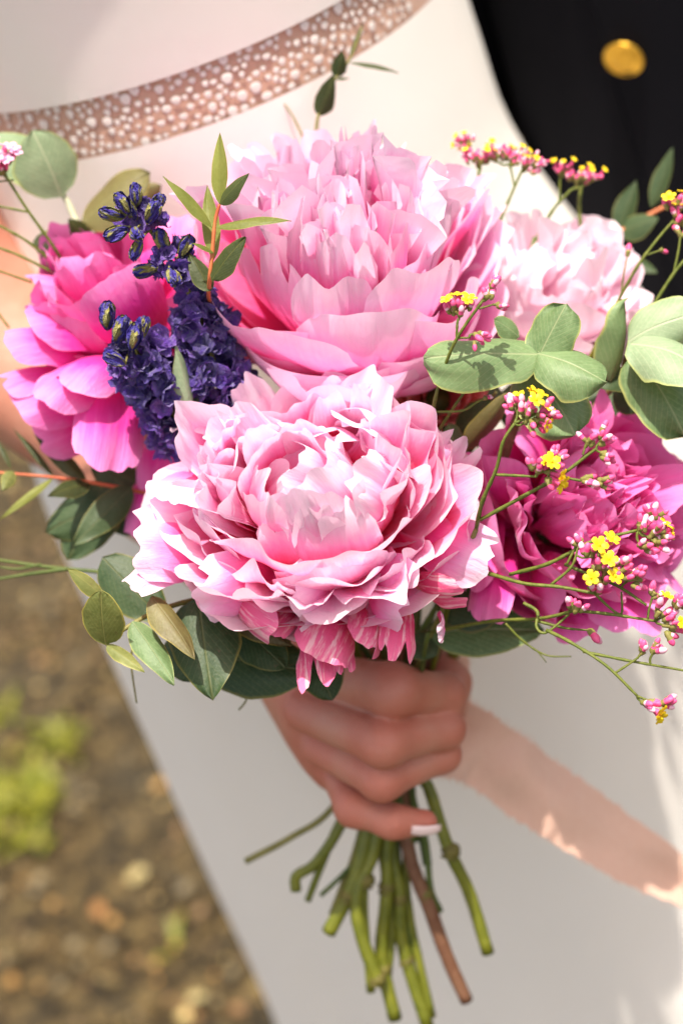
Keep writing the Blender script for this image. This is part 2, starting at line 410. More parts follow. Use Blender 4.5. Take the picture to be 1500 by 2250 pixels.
for k, (px, py, sz, lab, mt) in enumerate([
        (312, 1943, .017, 'pale cream fallen leaf alone on the soil beside the skirt', 'dry'),
        (225, 2020, .012, 'small rust brown fallen leaf below the cream leaf on the soil', 'dry2'),
        (440, 2215, .012, 'small tan fallen leaf lowest on the soil near the skirt hem', 'dry')]):
    c = on_ground(px, py) + [0, 0, .016]
    a = k * 1.9
    d = np.array([math.cos(a), math.sin(a), 0]) * sz
    o = chord(c - d, c + d + [0, 0, .006], np.array([0, 0, 1.]), sz * .8, .3, 'fallen_leaf', M[mt], None, g, .3, .02, 0, 'ovate')
    tag(o, lab, 'leaf', 'fallen leaves on the soil')

# ---------------------------------------------------------------- the bride: dress, arm and hand
def loft(levels, nseg, zfun=None, disp=None):
    V = []; uv = []
    for j, (z, xc, a, yf, bf, bb) in enumerate(levels):
        for i in range(nseg):
            t = 2 * math.pi * i / nseg
            x = xc + a * math.cos(t); s = math.sin(t)
            yc = yf + bf; y = yc + (bf if s < 0 else bb) * s
            p = np.array([x, y, z])
            if zfun: p[2] = zfun(j, x, y, z)
            if disp: p = p + disp(p, t)
            V.append(p); uv.append((i / nseg, z))
    F = []
    for j in range(len(levels) - 1):
        for i in range(nseg):
            i2 = (i + 1) % nseg
            F.append([j * nseg + i, j * nseg + i2, (j + 1) * nseg + i2, (j + 1) * nseg + i])
    return np.array(V), F, np.array(uv)
def interp_levels(keys, n):
    k = np.array(keys, float)
    z = np.linspace(k[0, 0], k[-1, 0], n)
    sgn = 1 if k[-1, 0] > k[0, 0] else -1
    s = spline(np.column_stack([k]), 60)
    return [tuple([q] + [float(np.interp(q * sgn, s[:, 0] * sgn, s[:, c])) for c in range(1, 6)]) for q in z]
def cloth_mat(name, c1, c2, rough=.6, weave=2500, sheen=.2, spec=.3):
    mt, t, out = newmat(name); b = NB(t)
    pos = b.n('ShaderNodeTexCoord').outputs['Object']
    c = b.mix(b.noise(pos, 14, 3, .5), c1, c2)
    p = principled(b, c, rough, spec); p.inputs['Sheen Weight'].default_value = sheen
    b.l(bump(b, b.math('ADD', b.math('MULTIPLY', b.noise(pos, 11, 3, .5), 3), b.noise(pos, weave, 2, .5)), .25, .004), p.inputs['Normal'])
    b.l(p.outputs[0], out.inputs[0]); return mt
M['dress'] = cloth_mat('ivory_crepe', (.83, .78, .715), (.86, .81, .745))
M['lace'] = cloth_mat('nude_tulle', (.52, .31, .22), (.60, .38, .28), .8)
M['dot'] = cloth_mat('lace_dot_white', (.72, .65, .59), (.78, .71, .66), .8)
BAND0, BANDW, TILT = 1.214, .029, .0615
bride = thing('person', (0, .95, 0), 'bride in an ivory dress with a dotted lace waistband gripping the bouquet', 'person')
bod = interp_levels([(1.235, 0, .165, .7655, .222, .12), (1.30, 0, .166, .758, .222, .12), (1.36, 0, .168, .748, .22, .12), (1.43, 0, .165, .76, .21, .11), (1.47, 0, .15, .80, .17, .09)], 14)
V, F, uv = loft(bod, 96, lambda j, x, y, z: z + TILT * x * (1 - (z - 1.235) / .25) + .008)
o = mk('bodice', V, F, M['dress'], bride, uv)
sk_keys = [(1.225, 0, .165, .7655, .222, .13), (1.17, .002, .168, .766, .222, .13), (1.10, .004, .175, .766, .222, .14), (1.02, .012, .200, .767, .225, .15),
           (.95, .028, .226, .768, .22, .16), (.85, .044, .242, .769, .22, .16), (.74, .046, .241, .770, .22, .15), (.60, .046, .237, .770, .22, .15),
           (.45, .046, .232, .768, .22, .15), (.30, .046, .238, .76, .22, .16), (.15, .046, .246, .745, .23, .17), (.012, .046, .26, .72, .24, .19)]
def skirt_disp(p, t):
    k = np.clip((1.1 - p[2]) / .9, 0, 1)
    r = k * (.004 * math.sin(9 * t + 2 * p[2]) + .003 * math.sin(17 * t + 1.3 - 3 * p[2]))
    fx = .035 * math.exp(-((p[0] - .19) / .055) ** 2 - ((p[2] - .42) / .09) ** 2)  # bulge shaped into the cloth to catch the sun as a bright patch
    return np.array([r * math.cos(t), r * math.sin(t) - fx * (1 if math.sin(t) < 0 else 0), 0])
V, F, uv = loft(interp_levels(sk_keys, 60), 128, lambda j, x, y, z: z + TILT * x * np.clip((z - 1.0) / .22, 0, 1) - .011 * np.clip((z - 1.1) / .12, 0, 1), skirt_disp)
skirt = mk('skirt', V, F, M['dress'], bride, uv)
# nude lace band between bodice and skirt, 3 mm inside, its dots raised
bl = [(z, 0, .1625, .768, .2195, .118) for z in np.linspace(BAND0 - .006, BAND0 + BANDW + .006, 6)]
V, F, uv = loft(bl, 96, lambda j, x, y, z: z + TILT * x)
band = mk('lace_waistband', V, F, M['lace'], bride, uv)
band['label'] = 'nude tulle waistband covered in white lace dots'
# dots
dv = [(0, 0, .16)]; df = []
for rr, hh in ((.55, .13), (.9, .06), (1, -.1)):
    for i in range(10):
        a = i * math.pi / 5; q = rr * (1 + .08 * math.sin(3 * a)); dv.append((q * math.cos(a), q * math.sin(a), hh))
for i in range(10):
    i2 = (i + 1) % 10; df.append((0, 1 + i, 1 + i2))
    for r_ in range(2):
        df.append((1 + r_ * 10 + i, 11 + r_ * 10 + i, 11 + r_ * 10 + i2, 1 + r_ * 10 + i2))
dm = bpy.data.meshes.new('lace_dot'); dm.from_pydata(dv, [], df); dm.materials.append(M['dot'])
dm.polygons.foreach_set('use_smooth', [True] * len(dm.polygons))
def band_point(xp, zz, off=.001):
    s = -math.sqrt(max(0, 1 - (xp / .1625) ** 2))
    y = .768 + .2195 + .2195 * s
    nv_ = nrm([xp / .1625 ** 2, (y - .9875) / .2195 ** 2, 0])
    return np.array([xp, y, zz + TILT * xp]) + nv_ * off, nv_
placed = []
g = np.random.default_rng(11)
tries = 0
while len(placed) < 300 and tries < 30000:
    tries += 1
    xp = g.uniform(-.158, .112); zz = g.uniform(BAND0 + .001, BAND0 + BANDW - .001)
    big = g.random() < .3
    r_ = g.uniform(.0023, .0030) if big else g.uniform(.0013, .0021)
    if tries > 12000: r_ = g.uniform(.0012, .0017)
    if all((xp - a) ** 2 + (zz - c) ** 2 > (r_ + d + .0006) ** 2 for a, c, d in placed): placed.append((xp, zz, r_))
for xp, zz, r_ in placed:
    p, nn = band_point(xp, zz)
    q = Vector(nn).to_track_quat('Z', 'Y')
    Mx = Matrix.LocRotScale(Vector(p), q, Vector((r_ * g.uniform(.85, 1.2), r_ * g.uniform(.8, 1.15), r_ * .35)))
    place('lace_dot', dm, Mx, band)

# --- arm and hand as one continuous skin: smooth union of tapered capsules, meshed by surface nets
H = .0018
def skin_mesh(groups, lo_, hi_):
    nx_, ny_, nz_ = [int((hi_[i] - lo_[i]) / H) + 1 for i in range(3)]
    ax = [lo_[i] + H * np.arange(k) for i, k in enumerate((nx_, ny_, nz_))]
    Fd = np.full((nx_, ny_, nz_), .05, np.float32)
    def box(p, q, r):
        mn = np.minimum(p, q) - r - .014; mx = np.maximum(p, q) + r + .014
        return tuple(slice(max(0, int((mn[i] - lo_[i]) / H)), max(1, min(len(ax[i]), int((mx[i] - lo_[i]) / H) + 2))) for i in range(3))
    def smin(a, b, k):
        h = np.clip(.5 + .5 * (a - b) / k, 0, 1)
        return a + (b - a) * h - k * h * (1 - h)
    for caps, kin, kout in groups:
        mn = np.min([np.minimum(c[0], c[1]) - max(c[2], c[3]) for c in caps], 0) - .014
        mx = np.max([np.maximum(c[0], c[1]) + max(c[2], c[3]) for c in caps], 0) + .014
        sl = tuple(slice(max(0, int((mn[i] - lo_[i]) / H)), max(1, min(len(ax[i]), int((mx[i] - lo_[i]) / H) + 2))) for i in range(3))
        Gd = np.full(Fd[sl].shape, .05, np.float32)
        for a, b_, ra, rb in caps:
            s2 = box(a, b_, max(ra, rb))
            rel = tuple(slice(max(0, s2[i].start - sl[i].start), s2[i].stop - sl[i].start) for i in range(3))
            X = ax[0][sl[0]][rel[0]][:, None, None]; Y = ax[1][sl[1]][rel[1]][None, :, None]; Z = ax[2][sl[2]][rel[2]][None, None, :]
            d = b_ - a; t = np.clip(((X - a[0]) * d[0] + (Y - a[1]) * d[1] + (Z - a[2]) * d[2]) / max(1e-12, d @ d), 0, 1)
            dist = np.sqrt((X - a[0] - t * d[0]) ** 2 + (Y - a[1] - t * d[1]) ** 2 + (Z - a[2] - t * d[2]) ** 2) - (ra + (rb - ra) * t)
            Gd[rel] = smin(Gd[rel], dist.astype(np.float32), kin)
        Fd[sl] = smin(Fd[sl], Gd, kout)
    ins = Fd < 0
    cnt = np.zeros((nx_ - 1, ny_ - 1, nz_ - 1), np.int8)
    offs = [(i, j, k) for i in (0, 1) for j in (0, 1) for k in (0, 1)]
    for i, j, k in offs:
        cnt += ins[i:nx_ - 1 + i, j:ny_ - 1 + j, k:nz_ - 1 + k]
    act = np.argwhere((cnt > 0) & (cnt < 8))
    idx = np.full(cnt.shape, -1, np.int64); idx[tuple(act.T)] = np.arange(len(act))
    acc = np.zeros((len(act), 3)); num = np.zeros(len(act))
    vals = {o: Fd[act[:, 0] + o[0], act[:, 1] + o[1], act[:, 2] + o[2]].astype(float) for o in offs}
    for o1 in offs:
        for ax_ in range(3):
            if o1[ax_] == 0:
                o2 = tuple(1 if q == ax_ else o1[q] for q in range(3))
                a, b_ = vals[o1], vals[o2]; cr = (a < 0) != (b_ < 0)
                t = np.where(cr, a / np.where(cr, a - b_, 1), 0)
                p = np.array(o1, float)[None] + t[:, None] * (np.array(o2) - np.array(o1))[None]
                acc[cr] += p[cr]; num[cr] += 1
    verts = (act + acc / num[:, None]) * H + lo_
    F = []
    for ax_ in range(3):
        b1, b2 = (ax_ + 1) % 3, (ax_ + 2) % 3
        s0 = [slice(None)] * 3; s1 = [slice(None)] * 3
        s0[ax_] = slice(0, -1); s1[ax_] = slice(1, None)
        A = ins[tuple(s0)]; B_ = ins[tuple(s1)]
        for e in np.argwhere(A != B_):
            q = []
            for d1, d2 in ((-1, -1), (0, -1), (0, 0), (-1, 0)):
                c = e.copy(); c[b1] += d1; c[b2] += d2
                if (c < 0).any() or (c >= np.array(cnt.shape)).any(): q = None; break
                q.append(idx[tuple(c)])
            if q: F.append(q if A[tuple(e)] else q[::-1])
    return verts, F
def finger(ps, rs):
    return [(ps[i], ps[i + 1], rs[i], rs[i + 1]) for i in range(len(ps) - 1)]
fi = finger([P(690, 1478, .778), P(862, 1516, .738), P(975, 1526, .764), P(965, 1515, .797)], [.0108, .0126, .0102, .008])
fm = finger([P(668, 1562, .774), P(842, 1634, .737), P(975, 1602, .761), P(965, 1590, .795)], [.0108, .0112, .0096, .008])
fr = finger([P(705, 1640, .780), P(838, 1716, .748), P(970, 1658, .770), P(965, 1640, .798)], [.0104, .0096, .0088, .0078])
fp = finger([P(745, 1700, .790), P(778, 1775, .770), P(862, 1806, .762), P(932, 1808, .766)], [.0098, .0092, .0080, .0066])
th_ = finger([P(620, 1440, .815), P(760, 1430, .83), P(950, 1440, .815), P(990, 1500, .795), P(990, 1570, .786)], [.015, .0130, .0100, .0088, .0072])
wrist = P(600, 1318, .838); mid_f = P(312, 1005, .868); elbow = P(-70, 705, .895)
shoulder = np.array([-.205, .93, 1.40])
palm = [(P(695, 1490, .790), wrist, .0135, .021), (P(680, 1565, .790), wrist, .0135, .021), (P(712, 1640, .795), wrist, .0122, .021), (P(745, 1695, .80), wrist, .011, .019),
        (P(720, 1560, .81), wrist, .013, .023),
        (wrist, mid_f, .0255, .037), (mid_f, elbow, .037, .049), (elbow, shoulder, .049, .05)]
groups = [(palm, .02, .012), (th_, .010, .006), (fi, .006, .0016), (fm, .006, .0014), (fr, .006, .0014), (fp, .006, .0016)]
allp = np.array([c[k] for gp in groups for c in gp[0] for k in (0, 1)])
lo_ = allp.min(0) - .062; hi_ = allp.max(0) + .062
V, F = skin_mesh(groups, lo_, hi_)
def skin_mat():
    mt, t, out = newmat('skin'); b = NB(t)
    pos = b.n('ShaderNodeTexCoord').outputs['Object']
    n1 = b.noise(pos, 45, 4, .6); n2 = b.noise(pos, 900, 3, .6); n3 = b.noise(pos, 140, 3, .6)
    c = b.mix(b.ramp(n1, [(.35, (0, 0, 0)), (.7, (1, 1, 1))]), (.50, .25, .175), (.49, .195, .13))
    c = b.mix(b.math('MULTIPLY', b.ramp(n3, [(.5, (0, 0, 0)), (.75, (1, 1, 1))]), .3), c, (.52, .19, .12))
    at = b.n('ShaderNodeAttribute', attribute_name='red')
    c = b.mix(b.math('MULTIPLY', at.outputs['Fac'], .72), c, (.47, .115, .075))
    p = principled(b, c, .46, .4)
    p.inputs['Subsurface Weight'].default_value = .12; p.inputs['Subsurface Radius'].default_value = (1, .35, .2)
    p.inputs['Subsurface Scale'].default_value = .003
    w1 = b.noise(b.vmul(pos, (1, 1, 1)), 330, 5, .7)
    b.l(bump(b, b.math('ADD', b.math('MULTIPLY', n2, .6), b.math('ADD', w1, b.math('MULTIPLY', n3, .8))), .4, .0009), p.inputs['Normal'])
    b.l(p.outputs[0], out.inputs[0]); return mt
M['skin'] = skin_mat()
body = mk('body', V, F, M['skin'], bride)
red = np.zeros(len(V))
for fg in (fi, fm, fr, fp):
    for q, sg in ((fg[0][1], .011), (fg[1][1], .009), (fg[-1][1], .009), (fg[0][0], .012)):
        red = np.maximum(red, np.exp(-((V - q) ** 2).sum(1) / (2 * sg * sg) * .55))
body.data.attributes.new('red', 'FLOAT', 'POINT').data.foreach_set('value', red)
body['label'] = 'bare arm and hand with fingers closed round the stems'
M['nail'] = plain_mat('nail_polish', (.74, .56, .53), (.78, .62, .59), 40, .18, .5, Coat_Weight=.5)
def nail(c, along, out_, l, w_, th=.0012):
    a = nrm(along); o = nrm(out_ - a * np.dot(out_, a)); s = np.cross(a, o)
    V = []; nv, nu = 9, 7
    for j in range(nv):
        v = j / (nv - 1)
        ww = w_ * (1 - .45 * max(0, (v - .55) / .45) ** 2) * (.75 + .25 * min(1, v * 5))
        for i in range(nu):
            u = -1 + 2 * i / (nu - 1)
            V.append(c + a * (l * (v - .4)) + s * (ww * u) + o * (th * 2 - w_ * .55 * u * u - .0015 * (v - .4) ** 2 * 4))
    ob = mk('nail', V, gfaces(nv, nu), M['nail'], body)
    sm = ob.modifiers.new('thick', 'SOLIDIFY'); sm.thickness = .0008
    return ob
nail(P(928, 1826, .7595), P(962, 1824, .762) - P(890, 1824, .7585), D(.05, -.75, .65), .0155, .0044)
nail(P(998, 1582, .7825), P(990, 1612, .78) - P(1008, 1555, .784), D(.75, .0, .65), .0145, .0046)

# ---------------------------------------------------------------- the groom: dark jacket with a gold button
M['jacket'] = cloth_mat('black_wool', (.003, .003, .005), (.006, .006, .009), .9, 1800, 0, .12)
M['gold'] = plain_mat('button_brass', (.62, .34, .035), (.75, .45, .06), 300, .34, .5, .6, 500, .0006, Metallic=.85)
groom = thing('person', (.44, 1.05, 0), 'person in a black jacket with a round gold button standing beside the bride', 'person')
jk = interp_levels([(.78, .43, .235, .90, .14, .13), (.95, .43, .235, .885, .145, .13), (1.10, .43, .235, .875, .15, .13), (1.25, .43, .245, .865, .155, .13), (1.40, .43, .25, .87, .15, .13), (1.50, .43, .20, .91, .10, .1)], 20)
V, F, uv = loft(jk, 80)
mk('jacket_body', V, F, M['jacket'], groom, uv)
V, F, uv = tube([(.215, 1.03, 1.45), (.185, 1.10, 1.25), (.17, 1.13, 1.08), (.10, 1.17, .98), (-.03, 1.18, .97)], [.07, .062, .056, .05, .045], 24, 16)
mk('sleeve', V, F, M['jacket'], groom, uv)
V, F, uv = tube([(.655, 1.02, 1.45), (.70, 1.04, 1.2), (.69, 1.0, .98), (.66, .95, .80)], [.07, .06, .052, .045], 20, 16)
mk('sleeve', V, F, M['jacket'], groom, uv)
M['trouser'] = cloth_mat('black_trouser', (.004, .004, .006), (.006, .006, .009), .9, 1800, 0, .12)
for x in (.33, .54):
    V, F, uv = tube([(x, 1.02, .80), (x, 1.03, .5), (x, 1.05, .05)], [.095, .075, .06], 16, 16)
    mk('trouser_leg', V, F, M['trouser'], groom, uv)
def ray_to_jacket(px, py):
    best = None
    for d in np.linspace(.75, 1.3, 600):
        p = P(px, py, d)
        k = [np.interp(p[2], [q[0] for q in jk], [q[c] for q in jk]) for c in range(1, 6)]
        yc = k[2] + k[3]
        if ((p[0] - k[0]) / k[1]) ** 2 + ((p[1] - yc) / (k[3] if p[1] < yc else k[4])) ** 2 < 1:
            return p, nrm([(p[0] - k[0]) / k[1] ** 2, (p[1] - yc) / k[3] ** 2, 0])
    return P(px, py, .95), np.array([0, -1., 0])
bp, bn = ray_to_jacket(1372, 124)
bz = nrm(bn + np.array([0, 0, -.38])); bx = nrm(np.cross([0, 0, 1], bz)); by = np.cross(bz, bx)
prof = [(0, .0040), (.35, .0039), (.62, .0035), (.78, .0028), (.84, .0026), (.90, .0036), (.97, .0033), (1.0, .002), (.9, .0002), (.3, -.004)]
V = []; F = []; ns = 40; BR = .0128
for r_, h_ in prof:
    for i in range(ns):
        a = 2 * math.pi * i / ns
        V.append(bp + bx * (BR * r_ * math.cos(a)) + by * (BR * r_ * math.sin(a)) + bz * h_)
for j in range(len(prof) - 1):
    for i in range(ns):
        i2 = (i + 1) % ns; F.append([j * ns + i, (j + 1) * ns + i, (j + 1) * ns + i2, j * ns + i2])
btn = mk('button', V, F, M['gold'], groom); btn['label'] = 'round domed gold button on the black jacket'
for k in range(7):                      # raised relief on the button face
    a = 2 * math.pi * k / 7
    c0 = bp + (bx * math.cos(a) + by * math.sin(a)) * BR * .22 + bz * .0038
    c1 = bp + (bx * math.cos(a + .5) + by * math.sin(a + .5)) * BR * .6 + bz * .0034
    V, F, uv = tube([c0, c1], [.0011, .0006], 5, 6); mk('relief', V, F, M['gold'], btn)
# placket edge of the jacket
pts = []
for yy in (-160, 60, 300, 560, 800):
    q, nn = ray_to_jacket(1300 + yy * .28, yy); pts.append(q + nn * .001)
V, F, uv = tube(pts, [.0007], 24, 6); mk('placket_edge', V, F, M['jacket'], groom, uv)

# ---------------------------------------------------------------- the bouquet: stems through the hand
GRIP = [P(840, 1600, .79), P(870, 1600, .795), P(900, 1600, .79), P(860, 1600, .802), P(885, 1600, .80), P(910, 1600, .798), P(835, 1600, .80)]
def long_stem(parent, top, ends, r, mat, k, seed=0, name='stem', nodes=()):
    top = np.asarray(top); gp = GRIP[k % len(GRIP)]
    mid = top * .5 + gp * .5 + D(0, -.3, -.6) * .02
    V, F, uv = tube([top, mid, gp] + list(ends), r, 34, 9, .02, seed)
    st = mk(name, V, F, [mat, M['cut']], parent, uv, mi=[0] * (len(F) - 1) + [1])
    st.data.polygons[len(F) - 1].use_smooth = False
    for q, rr in nodes:
        V, F, uv = tube([q - D(.2, 1, 0) * rr * .7, q, q + D(.2, 1, 0) * rr * .7], [rr * .72, rr * .93, rr * .72], 7, 8, .1, 3)
        mk('node', V, F, M['node'], st, uv)
    return st

def peony(label, px, py, d, R, axis, mat, rings, seed, stem=None, depthk=.6, spin=0., wide=1.):
    g = np.random.default_rng(seed)
    c = P(px, py, d); A = nrm(axis); x0 = nrm(np.cross(A, FWD) + 1e-3); y0 = np.cross(A, x0)
    O = c - A * depthk * R
    t = thing('peony', O, label, 'peony', 'peonies in the bouquet')
    ph = spin
    for ring in rings:
        cnt, a0, a1, W, Rf, bow, ruf, rag, cup, jit, nu = ring[:11]; op = ring[11] if len(ring) > 11 else {}
        pm = M[op['m']] if 'm' in op else mat; rv = op.get('r', .05); wv_ = op.get('w', .15)
        for i in range(cnt):
            ph += 2 * math.pi / cnt + g.normal() * (.10 if cnt < 9 else .22)
            al = rad(a0 + (a1 - a0) * (i + g.random()) / cnt)
            rr = R * Rf * g.uniform(1 - rv, 1 + rv)
            tx, tz = rr * math.sin(al), depthk * R + rr * math.cos(al)
            be = math.atan2(tx, tz); Ln = math.hypot(tx, tz)
            bv = op.get('b', .25); bw = rad(bow * g.uniform(1 - bv, 1 + bv))
            jt = rad(jit)
            Ws = W * R * g.uniform(1 - wv_, 1 + wv_)
            pts, F, uv, rim = sheet(Ln * (1 + .19 * bw ** 2), Ws, be + bw + g.normal() * jt * .4, be - bw + g.normal() * jt, cup * g.uniform(.7, 1.2), ruf * g.uniform(.7, 1.3), rag * g.uniform(.6, 1.4), g, nu, 12,
                                    flare=g.uniform(-.1, .5) * (ruf * 6))
            # small turn about the petal's own axis
            ro = g.normal() * jt; cr, sr = math.cos(ro), math.sin(ro)
            pts = np.stack([pts[:, 0] * cr - pts[:, 1] * sr, pts[:, 0] * sr + pts[:, 1] * cr, pts[:, 2]], 1)
            X = x0 * math.cos(ph) + y0 * math.sin(ph); Y = np.cross(A, X)
            wpts = to_frame(pts, O + X * R * .04, X, Y, A)
            wpts = wpts + np.outer((wpts - O) @ IR, IR) * (wide - 1)
            mk('petal', wpts, F, pm, t, uv, rim)
        ph += 1.1
    # receptacle behind the petals
    V, F, uv = tube([O - A * .016, O - A * .006, O + A * .004, O + A * .012], [.004, .010, .011, .003], 10, 12)
    mk('receptacle', V, F, M['stem_dark'], t, uv)
    if stem: long_stem(t, O - A * .012, *stem)
    return t, g

st_e = lambda *q: [P(*k) for k in q]
I1 = {'m': 'pale_in', 'r': .09, 'w': .4}
R1 = [(5, 100, 108, .95, .98, 44, .010, .05, 1.2, 4, 29, {'w': .1}), (5, 90, 100, .88, .99, 43, .012, .06, 1.2, 5, 29, {'w': .1}), (6, 79, 90, .74, 1.0, 40, .018, .09, 1.1, 6, 29, {'w': .2}),
      (7, 66, 80, .60, 1.0, 34, .028, .13, 1.0, 9, 27, {'r': .06, 'w': .25}), (11, 52, 68, .38, .96, 27, .04, .18, .9, 14, 23, {'r': .08, 'w': .4}),
      (22, 38, 56, .21, .91, 21, .06, .24, .9, 20, 17, I1), (26, 20, 40, .19, .87, 18, .07, .28, 1., 24, 15, I1), (20, 0, 22, .18, .86, 15, .08, .28, 1., 26, 15, I1)]
p1, g1 = peony('large pale pink peony with a deep smooth cup, topmost in the bouquet', 762, 580, .722, .0655, D(0, .74, .67), M['pale'], R1, 3,
               (st_e((850, 1850, .800), (850, 1960, .803), (838, 2100, .808), (868, 2240, .812)), [.0028, .0034, .0037], M['stem_green'], 1, 1, 'stem', [(P(849, 1950, .803), .0052), (P(841, 2130, .809), .0052)]), spin=.4, depthk=.78)
R2 = [(6, 102, 116, .74, 1.10, 40, .022, .08, .8, 9, 27, {'w': .2}), (8, 88, 102, .60, 1.06, 38, .024, .10, .8, 11, 27, {'r': .05, 'w': .25}), (11, 72, 90, .48, 1.04, 36, .026, .11, .75, 13, 27, {'r': .07, 'w': .4, 'b': .45}),
      (14, 56, 74, .41, 1.02, 34, .028, .12, .7, 16, 25, {'r': .08, 'w': .45, 'b': .5}), (17, 40, 58, .37, 1.01, 33, .03, .13, .7, 19, 25, {'r': .08, 'w': .45, 'b': .5}), (17, 24, 42, .34, 1.0, 34, .034, .14, .7, 23, 25, {'r': .08, 'w': .45, 'b': .5}),
      (14, 8, 26, .32, 1.0, 36, .04, .15, .7, 28, 25, {'r': .08, 'w': .45, 'b': .5}), (9, 0, 14, .28, 1.0, 34, .045, .16, .7, 32, 23, {'b': .5, 'w': .4})]
p2, g2 = peony('large blush peony with frilled white edges, lowest and nearest of the pale ones', 690, 1115, .684, .0505, D(-.12, .40, .90), M['blush'], R2, 8,
               (st_e((825, 1850, .796), (785, 1960, .796), (792, 2050, .798), (832, 2160, .802)), [.0028, .0034, .0037], M['stem_green'], 0, 2, 'stem', [(P(806, 1935, .796), .0050), (P(829, 2150, .802), .0054)]), spin=.1, wide=1.22)
R3 = [(5, 96, 112, .88, 1.0, 44, .022, .06, 1.0, 8, 25, {'w': .2}), (5, 74, 94, .82, 1.0, 48, .028, .06, 1., 10, 25, {'w': .25}), (5, 50, 74, .74, .99, 50, .035, .08, .9, 14, 25, {'r': .08, 'w': .3}),
      (6, 26, 52, .58, .95, 44, .045, .12, .9, 18, 21, {'r': .1, 'w': .35}), (8, 2, 28, .36, .92, 30, .06, .18, .9, 24, 17, {'r': .1, 'w': .4})]
p3, g3 = peony('bright magenta peony with loose drooping petals beside the purple larkspur', 232, 665, .752, .0385, D(-.25, .6, .75), M['magenta'], R3, 21,
               (st_e((800, 1850, .797), (768, 1960, .798), (722, 2050, .802)), [.0028, .0037, .0039], M['stem_green'], 6, 3, 'stem', [(P(764, 1970, .798), .0052)]), spin=.9)
R4 = [(5, 96, 112, .88, 1.0, 44, .02, .05, .9, 8, 25, {'w': .2}), (6, 74, 94, .76, 1.0, 46, .028, .08, .9, 10, 25, {'w': .25}), (6, 54, 74, .70, 1.0, 50, .03, .09, .9, 14, 25, {'r': .08, 'w': .3}),
      (9, 30, 54, .50, .97, 42, .045, .14, .8, 20, 21, {'r': .08, 'w': .4}), (14, 2, 32, .30, .95, 24, .06, .2, .8, 24, 17, {'r': .1, 'w': .4})]
p4, g4 = peony('near white peony half hidden behind the folded round leaves', 1228, 650, .775, .0405, D(.2, .55, .8), M['white'], R4, 33,
               (st_e((945, 1740, .790), (985, 1865, .792), (1030, 1960, .797), (1072, 2095, .802)), [.0028, .0033, .0034], M['stem_green'], 2, 4, 'stem', [(P(990, 1870, .792), .0058)]), spin=.2)
R5 = [(5, 98, 114, .92, 1.0, 44, .012, .04, 1.0, 6, 27, {'w': .15}), (5, 80, 98, .90, 1.0, 46, .015, .05, 1., 8, 27, {'w': .2}), (6, 60, 80, .76, 1.0, 46, .022, .07, .95, 12, 25, {'r': .06, 'w': .3}),
      (9, 40, 62, .50, .98, 38, .035, .11, .9, 16, 23, {'r': .08, 'w': .4}), (15, 20, 42, .32, .96, 26, .05, .17, .9, 20, 21, {'r': .08, 'w': .4}), (14, 4, 22, .26, .98, 20, .06, .2, .9, 24, 17, {'r': .1, 'w': .4}), (9, 0, 12, .22, 1.0, 16, .06, .2, .9, 24, 17, {'r': .1, 'w': .4})]
p5, g5 = peony('bright magenta peony behind the yellow flowered sprigs', 1262, 1130, .722, .0465, D(.35, .25, .9), M['magenta'], R5, 45,
               (st_e((858, 1850, .804), (878, 1960, .806), (885, 2080, .81), (940, 2260, .815)), [.003, .0036, .0036], M['stem_green'], 3, 5, 'stem', [(P(879, 1975, .806), .0045), (P(893, 2110, .811), .0046)]), spin=.6)
R6 = [(5, 80, 105, .6, 1., 34, .02, .05, .9, 8, 13), (6, 50, 78, .5, .98, 30, .03, .06, .9, 10, 13), (7, 10, 45, .38, .94, 22, .03, .1, .8, 12, 13)]
p6, g6 = peony('small coral peony tucked under the folded leaf between the pale peonies', 968, 868, .742, .0235, D(.15, .3, .95), M['coral'], R6, 51,
               (st_e((880, 1760, .797), (905, 1850, .80)), [.003, .003], M['stem_dark'], 4, 6, 'stem'))

# petals that stand out one by one: base, tip, convex side, half width, bow, cup, ruffle, rag
def petals(t, mat, g, rows):
    for (b_, tp, nn, W, bow, cup, ruf, rag) in rows:
        chord(P(*b_), P(*tp), D(*nn), W, bow, 'petal', mat, t, g, cup, ruf, rag, nu=17, nv=14)
petals(p2, M['streaked'], g2, [
    ((500, 1275, .688), (598, 1395, .662), (-.5, -.4, .8), .0120, .45, .9, .03, .1),
    ((640, 1330, .690), (585, 1392, .664), (-.3, -.3, .9), .0085, .5, .8, .03, .1),
    ((750, 1335, .690), (700, 1450, .664), (0, -.2, 1), .0155, .5, .9, .03, .15),
    ((690, 1370, .692), (692, 1510, .670), (-.2, -.1, 1), .0105, .2, .9, .05, .3),
    ((740, 1370, .694), (750, 1478, .674), (.2, -.1, 1), .0085, .2, .9, .05, .3),
    ((880, 1320, .690), (872, 1447, .666), (.1, -.3, .9), .0100, .35, .9, .04, .3),
    ((900, 1285, .690), (1020, 1305, .662), (.3, -.3, .9), .0105, .35, .7, .04, .2),
    ((820, 1340, .690), (800, 1425, .666), (.1, -.3, .9), .0115, .5, .9, .03, .2)])
